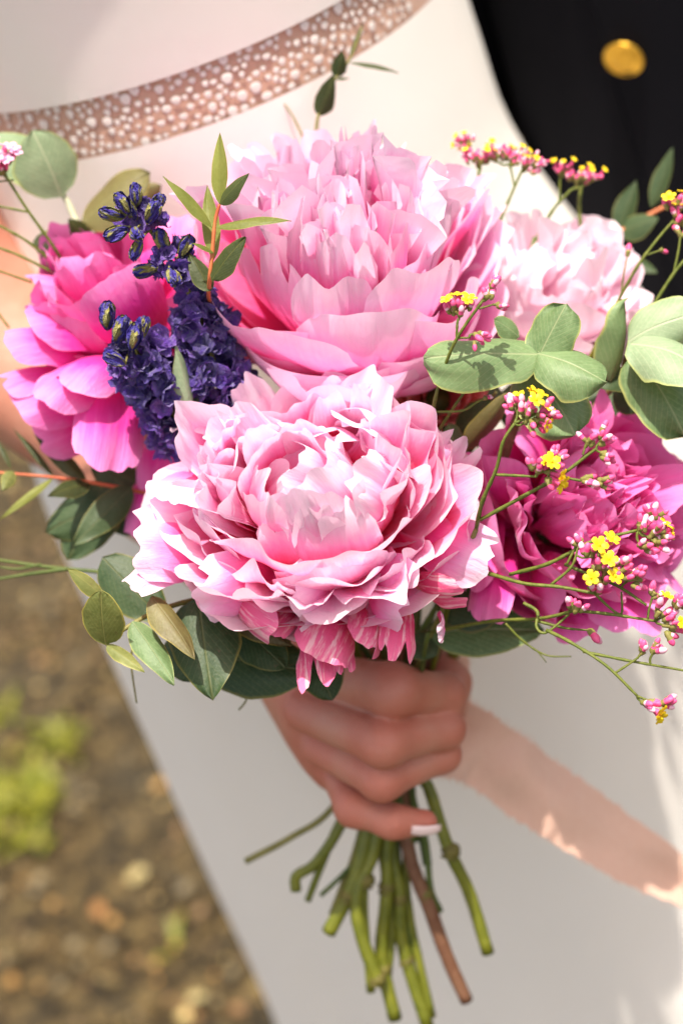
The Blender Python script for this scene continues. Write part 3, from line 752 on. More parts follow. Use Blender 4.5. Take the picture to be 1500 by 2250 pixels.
petals(p2, M['pale'], g2, [
    ((430, 1230, .690), (285, 1290, .668), (-.2, .5, .8), .0085, .3, .4, .05, .2),
    ((470, 1220, .690), (300, 1190, .668), (-.3, .3, .9), .0170, .45, .6, .05, .25),
    ((900, 1170, .690), (1080, 1240, .664), (.3, .0, .95), .0150, .45, .5, .05, .2),
    ((470, 1050, .700), (345, 1090, .668), (-.5, .1, .9), .0150, .5, .6, .07, .3),
    ((500, 950, .705), (400, 940, .685), (-.5, .5, .7), .0150, .5, .6, .06, .2),
    ((900, 1090, .700), (1030, 960, .678), (.5, .2, .8), .0120, .5, .6, .05, .2),
    ((960, 1350, .695), (965, 1395, .672), (.3, -.3, .9), .006, .5, .6, .05, .2),
    ((600, 1250, .680), (430, 1310, .660), (-.2, -.3, .9), .0160, .4, .6, .06, .25),
    ((760, 1250, .680), (640, 1340, .658), (-.1, -.5, .9), .0190, .4, .6, .05, .2),
    ((800, 1250, .680), (900, 1340, .660), (.1, -.5, .9), .0190, .45, .6, .05, .2)])
petals(p3, M['magenta'], g3, [
    ((262, 770, .740), (230, 1036, .710), (.3, .1, 1), .0185, .40, .8, .03, .08),
    ((240, 760, .752), (55, 690, .722), (-.4, .6, .7), .0200, .6, 1.1, .03, .08),
    ((235, 800, .752), (12, 745, .722), (-.5, .5, .7), .0170, .6, 1.2, .03, .08),
    ((230, 830, .752), (0, 838, .725), (-.3, .6, .7), .0130, .4, .9, .03, .08),
    ((240, 860, .750), (30, 885, .722), (-.3, .3, .9), .0190, .6, 1.1, .03, .08),
    ((250, 880, .755), (75, 955, .735), (-.3, -.2, .9), .0190, .5, .9, .03, .08),
    ((262, 800, .740), (90, 880, .708), (-.2, .3, .9), .0165, .6, 1.1, .03, .12),
    ((275, 790, .735), (150, 850, .702), (-.2, .4, .9), .0170, .6, 1.1, .03, .08),
    ((250, 690, .755), (62, 605, .730), (-.5, .6, .6), .0140, .5, 1.2, .04, .12),
    ((250, 720, .750), (160, 560, .725), (-.4, .5, .8), .0190, .6, 1.1, .04, .08),
    ((330, 765, .740), (240, 605, .698), (-.1, .3, .95), .0220, .6, 1.0, .02, .05),
    ((330, 640, .765), (430, 480, .765), (-.2, .4, .9), .0180, .3, .7, .03, .05),
    ((360, 700, .755), (360, 480, .762), (-.2, .4, .9), .0170, .3, .7, .03, .05),
    ((390, 900, .755), (350, 1100, .742), (-.2, .1, .9), .0165, .4, .8, .03, .05),
    ((370, 960, .755), (290, 1175, .745), (-.5, .1, .8), .0130, .3, .9, .03, .05)])
petals(p4, M['white'], g4, [
    ((1280, 700, .770), (1425, 660, .762), (.4, .4, .8), .0120, .4, .6, .04, .15),
    ((1270, 660, .775), (1375, 545, .778), (.2, .5, .8), .0150, .4, .6, .04, .15),
    ((1240, 640, .780), (1240, 495, .785), (0, .5, .85), .0170, .4, .6, .03, .1),
    ((1180, 640, .775), (1085, 555, .772), (-.2, .5, .8), .0140, .4, .6, .03, .1)])
petals(p5, M['magenta'], g5, [
    ((1110, 1180, .738), (1065, 1365, .700), (-.3, .1, .95), .0120, .3, .8, .03, .08),
    ((1095, 1090, .742), (1040, 1300, .708), (-.5, .1, .8), .0110, .3, .9, .03, .08),
    ((1130, 1140, .742), (1058, 1000, .700), (-.4, .4, .8), .0200, .5, .9, .02, .05),
    ((1200, 1010, .748), (1120, 925, .715), (-.3, .5, .8), .0210, .5, .9, .02, .05),
    ((1340, 1020, .748), (1420, 915, .725), (.3, .6, .7), .0160, .4, .8, .03, .08),
    ((1390, 1100, .745), (1525, 1060, .735), (.6, .3, .7), .0200, .4, .8, .03, .08),
    ((1390, 1160, .745), (1515, 1190, .738), (.6, .0, .7), .0200, .4, .8, .03, .08),
    ((1330, 1260, .738), (1392, 1390, .700), (.2, -.3, .9), .0200, .5, .8, .03, .08),
    ((1250, 1270, .738), (1300, 1395, .705), (0, -.4, .9), .0180, .5, .8, .03, .1),
    ((1390, 1220, .738), (1482, 1292, .708), (.4, -.3, .8), .0190, .5, .8, .03, .08),
    ((1170, 1240, .738), (1235, 1330, .700), (-.1, -.3, .9), .0180, .5, .9, .03, .08)])

# ---------------------------------------------------------------- eucalyptus
g = np.random.default_rng(77)
def sprig(name, label, cat, group, base_, stems, leaves, stem_mat, stem_end=None):
    """stems: list of (points, radii); leaves: (base, tip, normal, halfwidth, bow, cup, fold, kind, material[, twist])"""
    t = thing(name, P(*base_), label, cat, group)
    for pts, r in stems:
        V, F, uv = tube([P(*q) for q in pts], r, max(10, 6 * len(pts)), 8, .05, 2); mk('stem', V, F, M[stem_mat], t, uv)
    for row in leaves:
        b_, tp, nn, W, bow, cup, fold, kind, mt = row[:9]
        tw = row[9] if len(row) > 9 else 0
        o = chord(P(*b_), P(*tp), D(*nn), W, bow, 'leaf', M[mt], t, g, cup, .018 if kind in ('round', 'ovate') else .055 if kind == 'disc' else .008, 0, kind, fold, 0, 13, 17, twist=tw)
    if stem_end: long_stem(t, P(*base_), *stem_end)
    return t
EG = 'eucalyptus sprigs in the bouquet'
sprig('eucalyptus_sprig', 'slender olive leaved sprig on an orange stem in front of the topmost peony', 'eucalyptus', EG, (500, 740, .745),
      [([(500, 740, .745), (462, 668, .690), (460, 620, .668), (466, 560, 0.664), (472, 490, 0.662), (482, 448, 0.661)], [.0011, .0007])],
      [((482, 448, 0.661), (483, 290, 0.658), (.2, .0, .98), .0036, .12, .3, .15, 'narrow', 'narrow'),
       ((482, 448, 0.661), (547, 380, 0.652), (-.2, .3, .9), .0040, .15, .3, .2, 'ovate', 'narrow_dark'),
       ((466, 500, 0.662), (358, 387, 0.656), (.3, .5, .8), .0034, .2, .3, .2, 'narrow', 'narrow'),
       ((474, 500, 0.662), (640, 485, 0.656), (0, .6, .8), .0032, .25, .3, .2, 'narrow', 'narrow'),
       ((470, 570, 0.666), (455, 405, 0.671), (.1, .1, 1), .0040, .1, .2, .1, 'narrow', 'narrow'),
       ((464, 615, 0.664), (540, 520, 0.656), (-.2, .3, .9), .0056, .2, .3, .15, 'ovate', 'narrow_dark'),
       ((462, 640, 0.671), (415, 555, 0.674), (.3, .2, .9), .0048, .2, .3, .15, 'ovate', 'narrow_dark'),
       ((470, 556, 0.663), (420, 533, 0.658), (0, .5, .8), .0014, .2, .2, .1, 'narrow', 'narrow')], 'stem_red',
      (st_e((730, 1775, .795), (640, 1840, .80), (540, 1893, .805)), [.0012, .0018, .0018], M['stem_olive'], 6, 11, 'stem'))
sprig('eucalyptus_sprig', 'dark small leaved sprig rising alone above the topmost peony against the dress', 'eucalyptus', EG, (692, 330, .765),
      [([(692, 330, .765), (700, 250, .765), (735, 175, .765), (768, 130, .765), (795, 60, .766)], [.0010, .0005]), ([(668, 305, .768), (640, 250, .770), (612, 212, .772)], [.0007, .0003])],
      [((700, 255, .765), (733, 162, .758), (.3, .1, .9), .0050, .15, .3, .15, 'ovate', 'narrow_dark'),
       ((702, 252, .766), (735, 205, .770), (-.3, .1, .9), .0040, .2, .3, .15, 'ovate', 'narrow_dark'),
       ((740, 170, .765), (752, 110, .760), (.2, .1, .9), .0040, .15, .3, .15, 'ovate', 'narrow_dark'),
       ((766, 136, .765), (875, 160, .765), (0, .7, .6), .0026, .25, .3, .25, 'narrow', 'narrow_dark'),
       ((768, 130, .765), (798, 48, .767), (.5, .2, .7), .0016, .1, .3, .2, 'narrow', 'narrow_dark'),
       ((738, 172, .765), (768, 172, .763), (0, .6, .7), .0014, .1, .2, .1, 'narrow', 'narrow_dark')], 'stem_olive')
sprig('eucalyptus_sprig', 'narrow leaved sprig on a thin red stem left of the lowest blush peony', 'eucalyptus', EG, (330, 1085, .745),
      [([(330, 1085, .745), (210, 1062, .742), (110, 1048, .740), (-30, 1036, .738)], [.0011, .0006])],
      [((190, 1062, .742), (75, 952, .748), (.2, .4, .8), .0046, .15, .3, .15, 'narrow', 'narrow_dark'),
       ((120, 1050, .740), (28, 940, .748), (.3, .4, .8), .0018, .1, .3, .15, 'narrow', 'narrow_dark'),
       ((118, 1050, .740), (-5, 1145, .735), (.2, .3, .9), .0020, .1, .3, .15, 'narrow', 'narrow'),
       ((200, 1060, .742), (105, 1090, .728), (0, .3, .9), .0050, .2, .3, .15, 'ovate', 'narrow_dark'),
       ((28, 1035, .738), (5, 1078, .730), (.3, .2, .9), .0036, .2, .3, .15, 'ovate', 'euc_yellow'),
       ((25, 1030, .740), (-10, 960, .745), (.3, .2, .9), .0014, .2, .3, .15, 'narrow', 'narrow_dark'),
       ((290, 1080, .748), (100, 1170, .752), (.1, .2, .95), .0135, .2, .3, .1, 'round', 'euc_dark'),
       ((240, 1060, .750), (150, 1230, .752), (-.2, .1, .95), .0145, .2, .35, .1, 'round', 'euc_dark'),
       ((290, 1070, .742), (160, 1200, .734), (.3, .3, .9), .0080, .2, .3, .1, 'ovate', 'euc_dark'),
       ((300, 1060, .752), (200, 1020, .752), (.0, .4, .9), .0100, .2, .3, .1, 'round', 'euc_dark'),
       ((330, 1120, .752), (230, 1150, .752), (.0, .1, .9), .0100, .2, .3, .1, 'round', 'euc_dark')], 'stem_red',
      (st_e((755, 1800, .797), (695, 1895, .80), (652, 1925, .803), (650, 1958, .804)), [.0015, .0028, .0030], M['stem_green'], 6, 12, 'stem'))
sprig('eucalyptus_sprig', 'dark green sprig on a reddish stem in front of the black jacket', 'eucalyptus', EG, (1270, 575, .80),
      [([(1270, 575, .80), (1355, 515, .80), (1400, 485, .80), (1530, 418, .80)], [.0016, .0010])],
      [((1355, 512, .80), (1397, 395, .80), (.3, .1, .9), .0064, .15, .3, .15, 'narrow', 'euc_dark'),
       ((1430, 455, .80), (1478, 322, .80), (.3, .1, .9), .0050, .15, .3, .15, 'narrow', 'euc_dark'),
       ((1360, 512, .80), (1448, 478, .79), (0, .3, .9), .0075, .2, .3, .15, 'ovate', 'euc_dark'),
       ((1380, 570, .80), (1445, 600, .795), (0, .4, .9), .0040, .2, .3, .15, 'narrow', 'euc_dark')], 'stem_red')
sprig('eucalyptus_sprig', 'upper left sprig of broad silver green and tan leaves on a pale stem', 'eucalyptus', EG, (175, 500, .765),
      [([(200, 560, .765), (165, 480, .765), (140, 430, .763), (100, 400, .762)], [.0022, .0012])],
      [((135, 432, .760), (70, 285, .745), (.25, .25, .93), .0175, .25, .5, .10, 'round', 'euc_pale'),
       ((130, 400, .765), (-30, 300, .765), (-.1, .5, .8), .0140, .25, .3, .1, 'round', 'euc_pale'),
       ((180, 490, .762), (330, 380, .752), (-.35, .45, .8), .0150, .3, .5, .15, 'round', 'euc_tan', .3),
       ((270, 460, .772), (355, 405, .768), (.2, -.2, .9), .0085, .3, .3, .1, 'ovate', 'euc_tan'),
       ((175, 560, .768), (72, 530, .755), (-.2, .2, .95), .0100, .2, .3, .1, 'round', 'euc'),
       ((185, 560, .762), (105, 590, .748), (.3, .1, .95), .0100, .2, .3, .1, 'round', 'narrow_dark'),
       ((200, 500, .772), (250, 480, .772), (0, .4, .9), .0090, .2, .3, .1, 'round', 'euc'),
       ((200, 540, .765), (150, 480, .752), (.2, .2, .95), .0060, .2, .3, .1, 'ovate', 'narrow_dark')], 'stem_silver',
      (st_e((800, 1860, .80), (760, 1915, .802), (705, 1968, .805)), [.0018, .0014, .0013], M['stem_dark'], 0, 13, 'stem'))
sprig('eucalyptus_sprig', 'folded pair of dusty round leaves hanging over the magenta peony', 'eucalyptus', EG, (1182, 776, .668),
      [([(1182, 776, .664), (1172, 840, .69), (1130, 960, .72)], [.0012, .0016])],
      [((1184, 778, .662), (930, 790, .654), (.0, .45, .9), .0165, .15, 1.05, .0, 'disc', 'euc'),
       ((1180, 790, .662), (1245, 668, .660), (-.2, .35, .9), .0115, .15, .6, .0, 'disc', 'euc'),
       ((1180, 776, .661), (1328, 845, .650), (.1, .50, .85), .0150, .35, .9, .0, 'disc', 'euc'),
       ((1160, 800, .676), (1262, 957, .664), (.1, .35, .93), .0165, .25, .5, .05, 'disc', 'euc'),
       ((1140, 740, .685), (1085, 700, .680), (-.1, .5, .85), .0060, .2, .3, .1, 'round', 'euc')], 'stem_silver',
      (st_e((895, 1850, .80), (945, 2000, .803), (985, 2110, .808), (1025, 2200, .813)), [.0020, .0038, .0038, .0036], M['stem_brown'], 2, 14, 'stem', [(P(935, 1965, .802), .0046)]))
sprig('eucalyptus_sprig', 'curled broad leaves at the right edge of the picture by the white peony', 'eucalyptus', EG, (1385, 745, .70),
      [([(1385, 745, .70), (1360, 830, .72), (1300, 900, .74)], [.0012, .0016])],
      [((1378, 752, .695), (1540, 680, .690), (.0, .5, .85), .0135, .55, .9, .0, 'disc', 'euc_pale', .6),
       ((1385, 755, .690), (1560, 840, .672), (.0, .45, .9), .0150, .6, .9, .0, 'disc', 'euc_pale', -.4),
       ((1390, 775, .700), (1505, 960, .690), (.2, .3, .9), .0150, .4, .7, .0, 'disc', 'euc', .4),
       ((1340, 840, .705), (1372, 655, .696), (.5, .1, .8), .0120, .35, 1.2, .15, 'disc', 'euc', .5),
       ((1360, 800, .712), (1310, 850, .705), (-.3, .2, .9), .0110, .3, .6, .1, 'round', 'euc_dark'),
       ((1350, 850, .725), (1430, 890, .72), (.1, .2, .95), .0100, .3, .4, .1, 'round', 'euc_dark'),
       ((1500, 790, .725), (1690, 740, .74), (.2, .5, .8), .0190, .3, .4, .1, 'disc', 'euc'),  # from here on, unseen leaves added to shade the dress at right
       ((1500, 850, .725), (1690, 890, .74), (.2, .5, .8), .0190, .3, .4, .1, 'disc', 'euc'),
       ((1520, 930, .73), (1660, 1040, .74), (.2, .5, .8), .0190, .3, .4, .1, 'disc', 'euc_dark')], 'stem_olive')
sprig('eucalyptus_sprig', 'mottled round leaved sprig hanging below the lowest blush peony', 'eucalyptus', EG, (480, 1310, .705),
      [([(480, 1310, .705), (400, 1325, .692), (330, 1350, .682), (270, 1385, .676), (232, 1417, .672)], [.0014, .0008]), ([(300, 1390, .700), (288, 1450, .705), (300, 1545, .71)], [.0006, .0004]), ([(550, 1500, .72), (540, 1540, .725), (525, 1560, .73)], [.0006, .0004])],
      [((232, 1417, .672), (222, 1297, .655), (-.05, .45, .9), .0098, .22, .35, .05, 'round', 'euc_yellow'),
       ((225, 1310, .668), (148, 1250, .662), (.3, .4, .8), .0042, .2, .4, .2, 'ovate', 'euc_yellow'),
       ((234, 1417, .672), (318, 1478, .664), (.2, .5, .8), .0036, .2, .4, .2, 'ovate', 'euc_yellow'),
       ((290, 1365, .677), (383, 1506, .664), (.35, .25, .9), .0068, .2, .35, .15, 'ovate', 'euc'),
       ((332, 1310, .675), (428, 1450, .662), (.55, .15, .8), .0074, .2, .5, .25, 'ovate', 'euc_tan'),
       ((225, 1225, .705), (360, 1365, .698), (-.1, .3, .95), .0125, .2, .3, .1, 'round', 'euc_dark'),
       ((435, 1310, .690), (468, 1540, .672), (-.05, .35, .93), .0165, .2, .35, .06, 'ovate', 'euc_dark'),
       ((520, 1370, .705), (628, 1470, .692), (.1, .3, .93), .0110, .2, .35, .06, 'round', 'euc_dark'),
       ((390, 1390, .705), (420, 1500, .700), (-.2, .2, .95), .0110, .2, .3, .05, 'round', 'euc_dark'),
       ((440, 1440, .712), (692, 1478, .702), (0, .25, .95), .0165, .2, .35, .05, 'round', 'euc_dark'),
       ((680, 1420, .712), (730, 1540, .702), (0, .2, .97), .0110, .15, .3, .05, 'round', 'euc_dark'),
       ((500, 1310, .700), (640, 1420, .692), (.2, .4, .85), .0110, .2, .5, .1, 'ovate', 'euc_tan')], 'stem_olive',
      (st_e((745, 1810, .80), (705, 1905, .803), (676, 1980, .806)), [.0018, .0026, .0018], M['stem_green'], 3, 15, 'stem'))
sprig('eucalyptus_sprig', 'broad dark green leaf spread under the magenta peony above the thumb', 'eucalyptus', EG, (960, 1330, .73),
      [([(960, 1330, .73), (920, 1400, .745), (890, 1480, .77)], [.0014, .0018])],
      [((940, 1390, .735), (1195, 1385, .728), (.05, .45, .9), .0130, .2, .3, .05, 'round', 'euc'),
       ((960, 1340, .735), (1130, 1300, .728), (.05, .35, .9), .0150, .2, .3, .05, 'round', 'euc_dark'),
       ((900, 1400, .735), (960, 1440, .730), (.1, .3, .95), .0080, .2, .3, .05, 'round', 'euc_dark')], 'stem_dark')
sprig('eucalyptus_sprig', 'thin pale leaves half hidden between the two purple larkspur spikes', 'eucalyptus', EG, (420, 920, .70),
      [([(420, 940, .71), (405, 860, .70), (385, 770, .695)], [.0010, .0006])],
      [((422, 905, .692), (384, 755, .684), (.75, .1, .6), .0060, .12, .6, .2, 'narrow', 'euc_pale'),
       ((420, 900, .700), (440, 780, .700), (-.3, .1, .9), .0060, .12, .5, .2, 'narrow', 'euc_dark')], 'stem_olive')
sprig('eucalyptus_sprig', 'shaded brownish leaves deep between the blush and magenta peonies', 'eucalyptus', EG, (1010, 960, .735),
      [([(1010, 980, .735), (1050, 920, .725), (1090, 860, .715)], [.0012, .0008])],
      [((1020, 990, .715), (1120, 860, .700), (.5, .2, .8), .0065, .15, .4, .15, 'ovate', 'euc_tan'),
       ((1000, 960, .728), (1080, 870, .716), (-.2, .3, .9), .0070, .2, .4, .15, 'ovate', 'euc_dark'),
       ((1000, 1000, .722), (985, 930, .715), (.2, .3, .9), .0065, .2, .4, .1, 'round', 'euc'),
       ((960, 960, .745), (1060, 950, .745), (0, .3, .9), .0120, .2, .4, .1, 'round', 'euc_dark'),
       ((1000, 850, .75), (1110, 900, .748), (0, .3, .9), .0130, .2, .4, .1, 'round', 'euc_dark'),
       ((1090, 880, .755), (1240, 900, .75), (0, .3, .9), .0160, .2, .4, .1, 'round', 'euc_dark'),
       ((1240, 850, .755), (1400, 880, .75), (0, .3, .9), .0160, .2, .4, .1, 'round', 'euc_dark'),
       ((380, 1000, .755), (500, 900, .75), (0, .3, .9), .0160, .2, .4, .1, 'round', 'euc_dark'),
       ((480, 800, .765), (380, 700, .765), (0, .3, .9), .0160, .2, .4, .1, 'round', 'euc_dark')], 'stem_olive')

# ---------------------------------------------------------------- larkspur
def lark_mat():
    mt, t, out = newmat('larkspur_petal'); b = NB(t)
    pos = b.n('ShaderNodeTexCoord').outputs['Object']; rnd = b.n('ShaderNodeObjectInfo').outputs['Random']
    n1 = b.noise(pos, 1.8, 4, .6); n2 = b.noise(pos, 7, 4, .7)
    f = b.math('ADD', b.math('MULTIPLY', n1, .7), b.math('MULTIPLY', rnd, .45))
    c = b.ramp(f, [(.22, (.022, .006, .11)), (.48, (.065, .018, .30)), (.72, (.17, .05, .46)), (.92, (.30, .18, .55))])
    p = principled(b, c, .42, .4); b.l(bump(b, b.math('ADD', n1, n2), .6, .12), p.inputs['Normal'])
    p.inputs['Sheen Weight'].default_value = .3
    tr = b.n('ShaderNodeBsdfTranslucent'); b.l(c, tr.inputs[0]); mx = b.n('ShaderNodeMixShader'); mx.inputs[0].default_value = .2
    b.l(p.outputs[0], mx.inputs[1]); b.l(tr.outputs[0], mx.inputs[2]); b.l(mx.outputs[0], out.inputs[0]); return mt
def larkbud_mat():
    mt, t, out = newmat('larkspur_bud'); b = NB(t)
    pos = b.n('ShaderNodeTexCoord').outputs['Object']; n1 = b.noise(b.vmul(pos, (1, 1, .3)), 4.5, 4, .6)
    c = b.ramp(n1, [(.34, (.03, .012, .20)), (.47, (.06, .05, .28)), (.56, (.24, .22, .04)), (.72, (.40, .37, .18))])
    p = principled(b, c, .5, .3); b.l(bump(b, n1, .6, .1), p.inputs['Normal']); b.l(p.outputs[0], out.inputs[0]); return mt
M['lark'] = lark_mat(); M['larkbud'] = larkbud_mat()
gl = np.random.default_rng(4)
def join_parts(parts):
    V = []; F = []; k = 0; U = []; R_ = []
    for p, f, u, r in parts:
        V.append(p); F += (np.asarray(f) + k).tolist(); k += len(p); U.append(u); R_.append(r)
    return np.vstack(V), F, np.vstack(U), np.vstack(R_)
def floret_mesh(name, mat, kind):
    parts = []
    n_ = 5 if kind == 'open' else 5
    for i in range(n_):
        a = 2 * math.pi * i / n_ + gl.normal() * .3
        if kind == 'open':
            pts, f, u, r = sheet(gl.uniform(.8, 1.15), gl.uniform(.42, .66), rad(gl.uniform(20, 60)), rad(gl.uniform(-10, 110)), gl.uniform(.3, 1.2), .14, .2, gl, 9, 7)
        else:
            pts, f, u, r = sheet(1, .34, rad(34), rad(-44), 1.1, .05, .1, gl, 9, 9)
        tw = gl.normal() * .35 if kind == 'open' else gl.normal() * .08
        q = np.stack([pts[:, 0] * math.cos(tw) - pts[:, 1] * math.sin(tw), pts[:, 0] * math.sin(tw) + pts[:, 1] * math.cos(tw), pts[:, 2]], 1)
        q = np.stack([q[:, 0] * math.cos(a) - q[:, 1] * math.sin(a), q[:, 0] * math.sin(a) + q[:, 1] * math.cos(a), q[:, 2]], 1)
        parts.append((q, f, u, r))
    V, F, U, R_ = join_parts(parts)
    me = bpy.data.meshes.new(name); me.from_pydata(V.tolist(), [], F); me.materials.append(mat)
    me.polygons.foreach_set('use_smooth', [True] * len(me.polygons)); return me
LF = [floret_mesh('floret', M['lark'], 'open') for _ in range(9)]
LB = [floret_mesh('bud', M['larkbud'], 'bud') for _ in range(3)]
def larkspur(label, path, spec, buds, ends, k):
    t = thing('larkspur', P(*path[0]), label, 'larkspur', 'larkspur spikes in the bouquet')
    c = spline([P(*q) for q in path], 60)
    V, F, uv = tube([P(*q) for q in path], [.0016, .0007], 30, 8); mk('stem', V, F, M['stem_olive'], t, uv)
    for (f0, f1, cnt, r0, r1, size) in spec:
        for i in range(cnt):
            f = f0 + (f1 - f0) * (i + gl.random()) / cnt
            q = c[min(59, int(f * 59))]; tg = nrm(c[min(59, int(f * 59) + 1)] - c[max(0, int(f * 59) - 1)])
            r_ = (r0 + (r1 - r0) * (f - f0) / max(1e-6, f1 - f0))
            a = gl.uniform(0, 6.28); s1 = nrm(np.cross(tg, FWD)); s2 = np.cross(tg, s1)
            o = math.cos(a) * s1 + math.sin(a) * s2
            pos = q + o * r_ * gl.uniform(.3, .8)
            dr = nrm(o + tg * gl.uniform(-.3, .6) + gl.normal(size=3) * .25)
            qt = Vector(dr).to_track_quat('Z', 'Y') @ Matrix.Rotation(gl.uniform(0, 6.28), 3, 'Z').to_quaternion()
            s_ = size * gl.uniform(.75, 1.25)
            place('floret', LF[gl.integers(len(LF))], Matrix.LocRotScale(Vector(pos), qt, Vector((s_, s_, s_))), t)
    for (x, y, d, dx, dy, s_) in buds:
        pos = P(x, y, d); dr = D(dx, dy, .35)
        qt = Vector(dr).to_track_quat('Z', 'Y') @ Matrix.Rotation(gl.uniform(0, 6.28), 3, 'Z').to_quaternion()
        place('bud', LB[gl.integers(len(LB))], Matrix.LocRotScale(Vector(pos), qt, Vector((s_, s_, s_))), t)
        j = int(np.argmin(np.linalg.norm(c - pos, axis=1)))
        V, F, uv = tube([c[min(59, j + 1)], pos], [.0005, .0005], 5, 6); mk('pedicel', V, F, M['stem_olive'], t, uv)
    long_stem(t, c[0], ends, [.0018, .0018], M['stem_dark'], k, 17)
    return t
larkspur('upper purple larkspur spike with dried blue tip against the topmost peony',
         [(510, 905, .715), (470, 800, .702), (432, 680, .692), (385, 590, .682), (340, 520, .676), (285, 455, .674)],
         [(0, .38, 80, .0140, .0110, .0088), (.38, .46, 14, .0085, .006, .008), (.58, .72, 13, .0080, .006, .007), (.86, 1.0, 14, .0080, .006, .006)],
         [(300, 480, .668, -.5, .6, .0125), (282, 500, .666, -.7, -.4, .013), (325, 490, .666, .3, .5, .0125), (300, 452, .668, 0, .8, .011), (272, 478, .668, -.9, .2, .012), (310, 525, .666, -.3, -.8, .012), (332, 468, .668, .5, .7, .011), (296, 505, .662, .1, -.2, .012), (285, 470, .662, -.3, .5, .012),
          (395, 565, .676, .4, .6, .0125), (368, 555, .676, -.3, .7, .0125), (345, 590, .676, -.8, -.2, .012), (372, 590, .670, .2, -.4, .012)],
         st_e((905, 1740, .795), (935, 1850, .80), (945, 1950, .803), (967, 2004, .806)), 5)
larkspur('lower purple larkspur spike with two green blue buds in front of the magenta peony',
         [(420, 965, .712), (360, 880, .700), (310, 790, .690), (275, 740, .684), (240, 705, .680)],
         [(0, .58, 90, .0140, .0105, .0088), (.55, .70, 12, .0075, .006, .0075)],
         [(236, 725, .676, .05, .95, .0140), (255, 755, .674, .35, .8, .0145), (290, 770, .672, .2, .8, .014), (305, 745, .676, .3, .9, .012), (275, 800, .672, -.6, .3, .012)],
         st_e((890, 1740, .80), (915, 1850, .802)), 1)

# ---------------------------------------------------------------- small yellow and pink flowered sprigs
M['sy'] = plain_mat('flower_yellow', (.78, .48, .008), (.85, .68, .02), 2.5, .55, .3)
M['sp'] = plain_mat('bud_pink', (.62, .035, .16), (.72, .14, .30), 2.5, .5, .3)
M['sw'] = plain_mat('bud_white_tip', (.80, .52, .60), (.72, .28, .42), 2.5, .5, .3)
M['sl'] = plain_mat('flower_lilac', (.70, .30, .50), (.78, .45, .62), 2.5, .5, .3)
M['sg'] = plain_mat('calyx_green', (.14, .15, .03), (.24, .20, .06), 2.5, .6, .3)
M['stat'] = plain_mat('sprig_stem', (.075, .105, .012), (.14, .155, .025), 260, .5, .3, .5, 900)
gs = np.random.default_rng(9)
def lathe_mesh(name, prof, mats, split, sides=8):
    V = []; F = []; mi = []
    for r, z in prof:
        for i in range(sides):
            a = 2 * math.pi * i / sides; V.append((r * math.cos(a), r * math.sin(a), z))
    for j in range(len(prof) - 1):
        for i in range(sides):
            i2 = (i + 1) % sides; F.append((j * sides + i, j * sides + i2, (j + 1) * sides + i2, (j + 1) * sides + i)); mi.append(split[j])
    me = bpy.data.meshes.new(name); me.from_pydata(V, [], F)
    for q in mats: me.materials.append(q)
    me.polygons.foreach_set('material_index', mi); me.polygons.foreach_set('use_smooth', [True] * len(F)); return me
BUD = [lathe_mesh('bud', [(.02, 0), (.16, .12), (.19, .3), (.17, .42), (.21, .6), (.19, .8), (.10, .95), (.01, 1)], [M['sg'], M['sp'], M['sw']], s) for s in ([0, 0, 0, 1, 1, 1, 1], [0, 0, 0, 2, 1, 1, 1], [0, 0, 1, 1, 2, 2, 2], [0, 0, 0, 0, 1, 1, 1])]
def yflower():
    V = []; F = []; mi = []
    base = [(.02, 0, 0), (.15, .25, 0), (.20, .62, 1), (.26, .95, 1)]
    sides = 10
    for r, z, _ in base:
        for i in range(sides):
            a = 2 * math.pi * i / sides; V.append((r * math.cos(a), r * math.sin(a), z))
    for j in range(3):
        for i in range(sides):
            i2 = (i + 1) % sides; F.append((j * sides + i, j * sides + i2, (j + 1) * sides + i2, (j + 1) * sides + i)); mi.append(0 if j < 1 else 1)
    for k in range(5):
        a = 2 * math.pi * k / 5; c, s = math.cos(a), math.sin(a); b0 = len(V)
        for (r, w_, z) in ((.08, .10, .98), (.34, .24, 1.10), (.58, .27, 1.16), (.72, .14, 1.12)):
            for u in (-1, 0, 1):
                x, y = r, u * w_; V.append((x * c - y * s, x * s + y * c, z - .05 * abs(u) + (.05 if (u == 0 and r > .6) else 0)))
        for j in range(3):
            for i in range(2):
                F.append((b0 + j * 3 + i, b0 + j * 3 + i + 1, b0 + j * 3 + 4 + i, b0 + j * 3 + 3 + i)); mi.append(2)
    b0 = len(V)
    for (r, z) in ((.14, 1.0), (.10, 1.16), (.01, 1.2)):
        for i in range(6):
            a = i * math.pi / 3; V.append((r * math.cos(a), r * math.sin(a), z))
    for j in range(2):
        for i in range(6):
            i2 = (i + 1) % 6; F.append((b0 + j * 6 + i, b0 + j * 6 + i2, b0 + j * 6 + 6 + i2, b0 + j * 6 + 6 + i)); mi.append(2)
    def mkm(m3):
        me = bpy.data.meshes.new('flower'); me.from_pydata(V, [], F)
        for q in (M['sg'], M['sp'], m3): me.materials.append(q)
        me.polygons.foreach_set('material_index', mi); me.polygons.foreach_set('use_smooth', [True] * len(F)); return me
    return mkm(M['sy']), mkm(M['sl'])
YF, LFm = yflower()
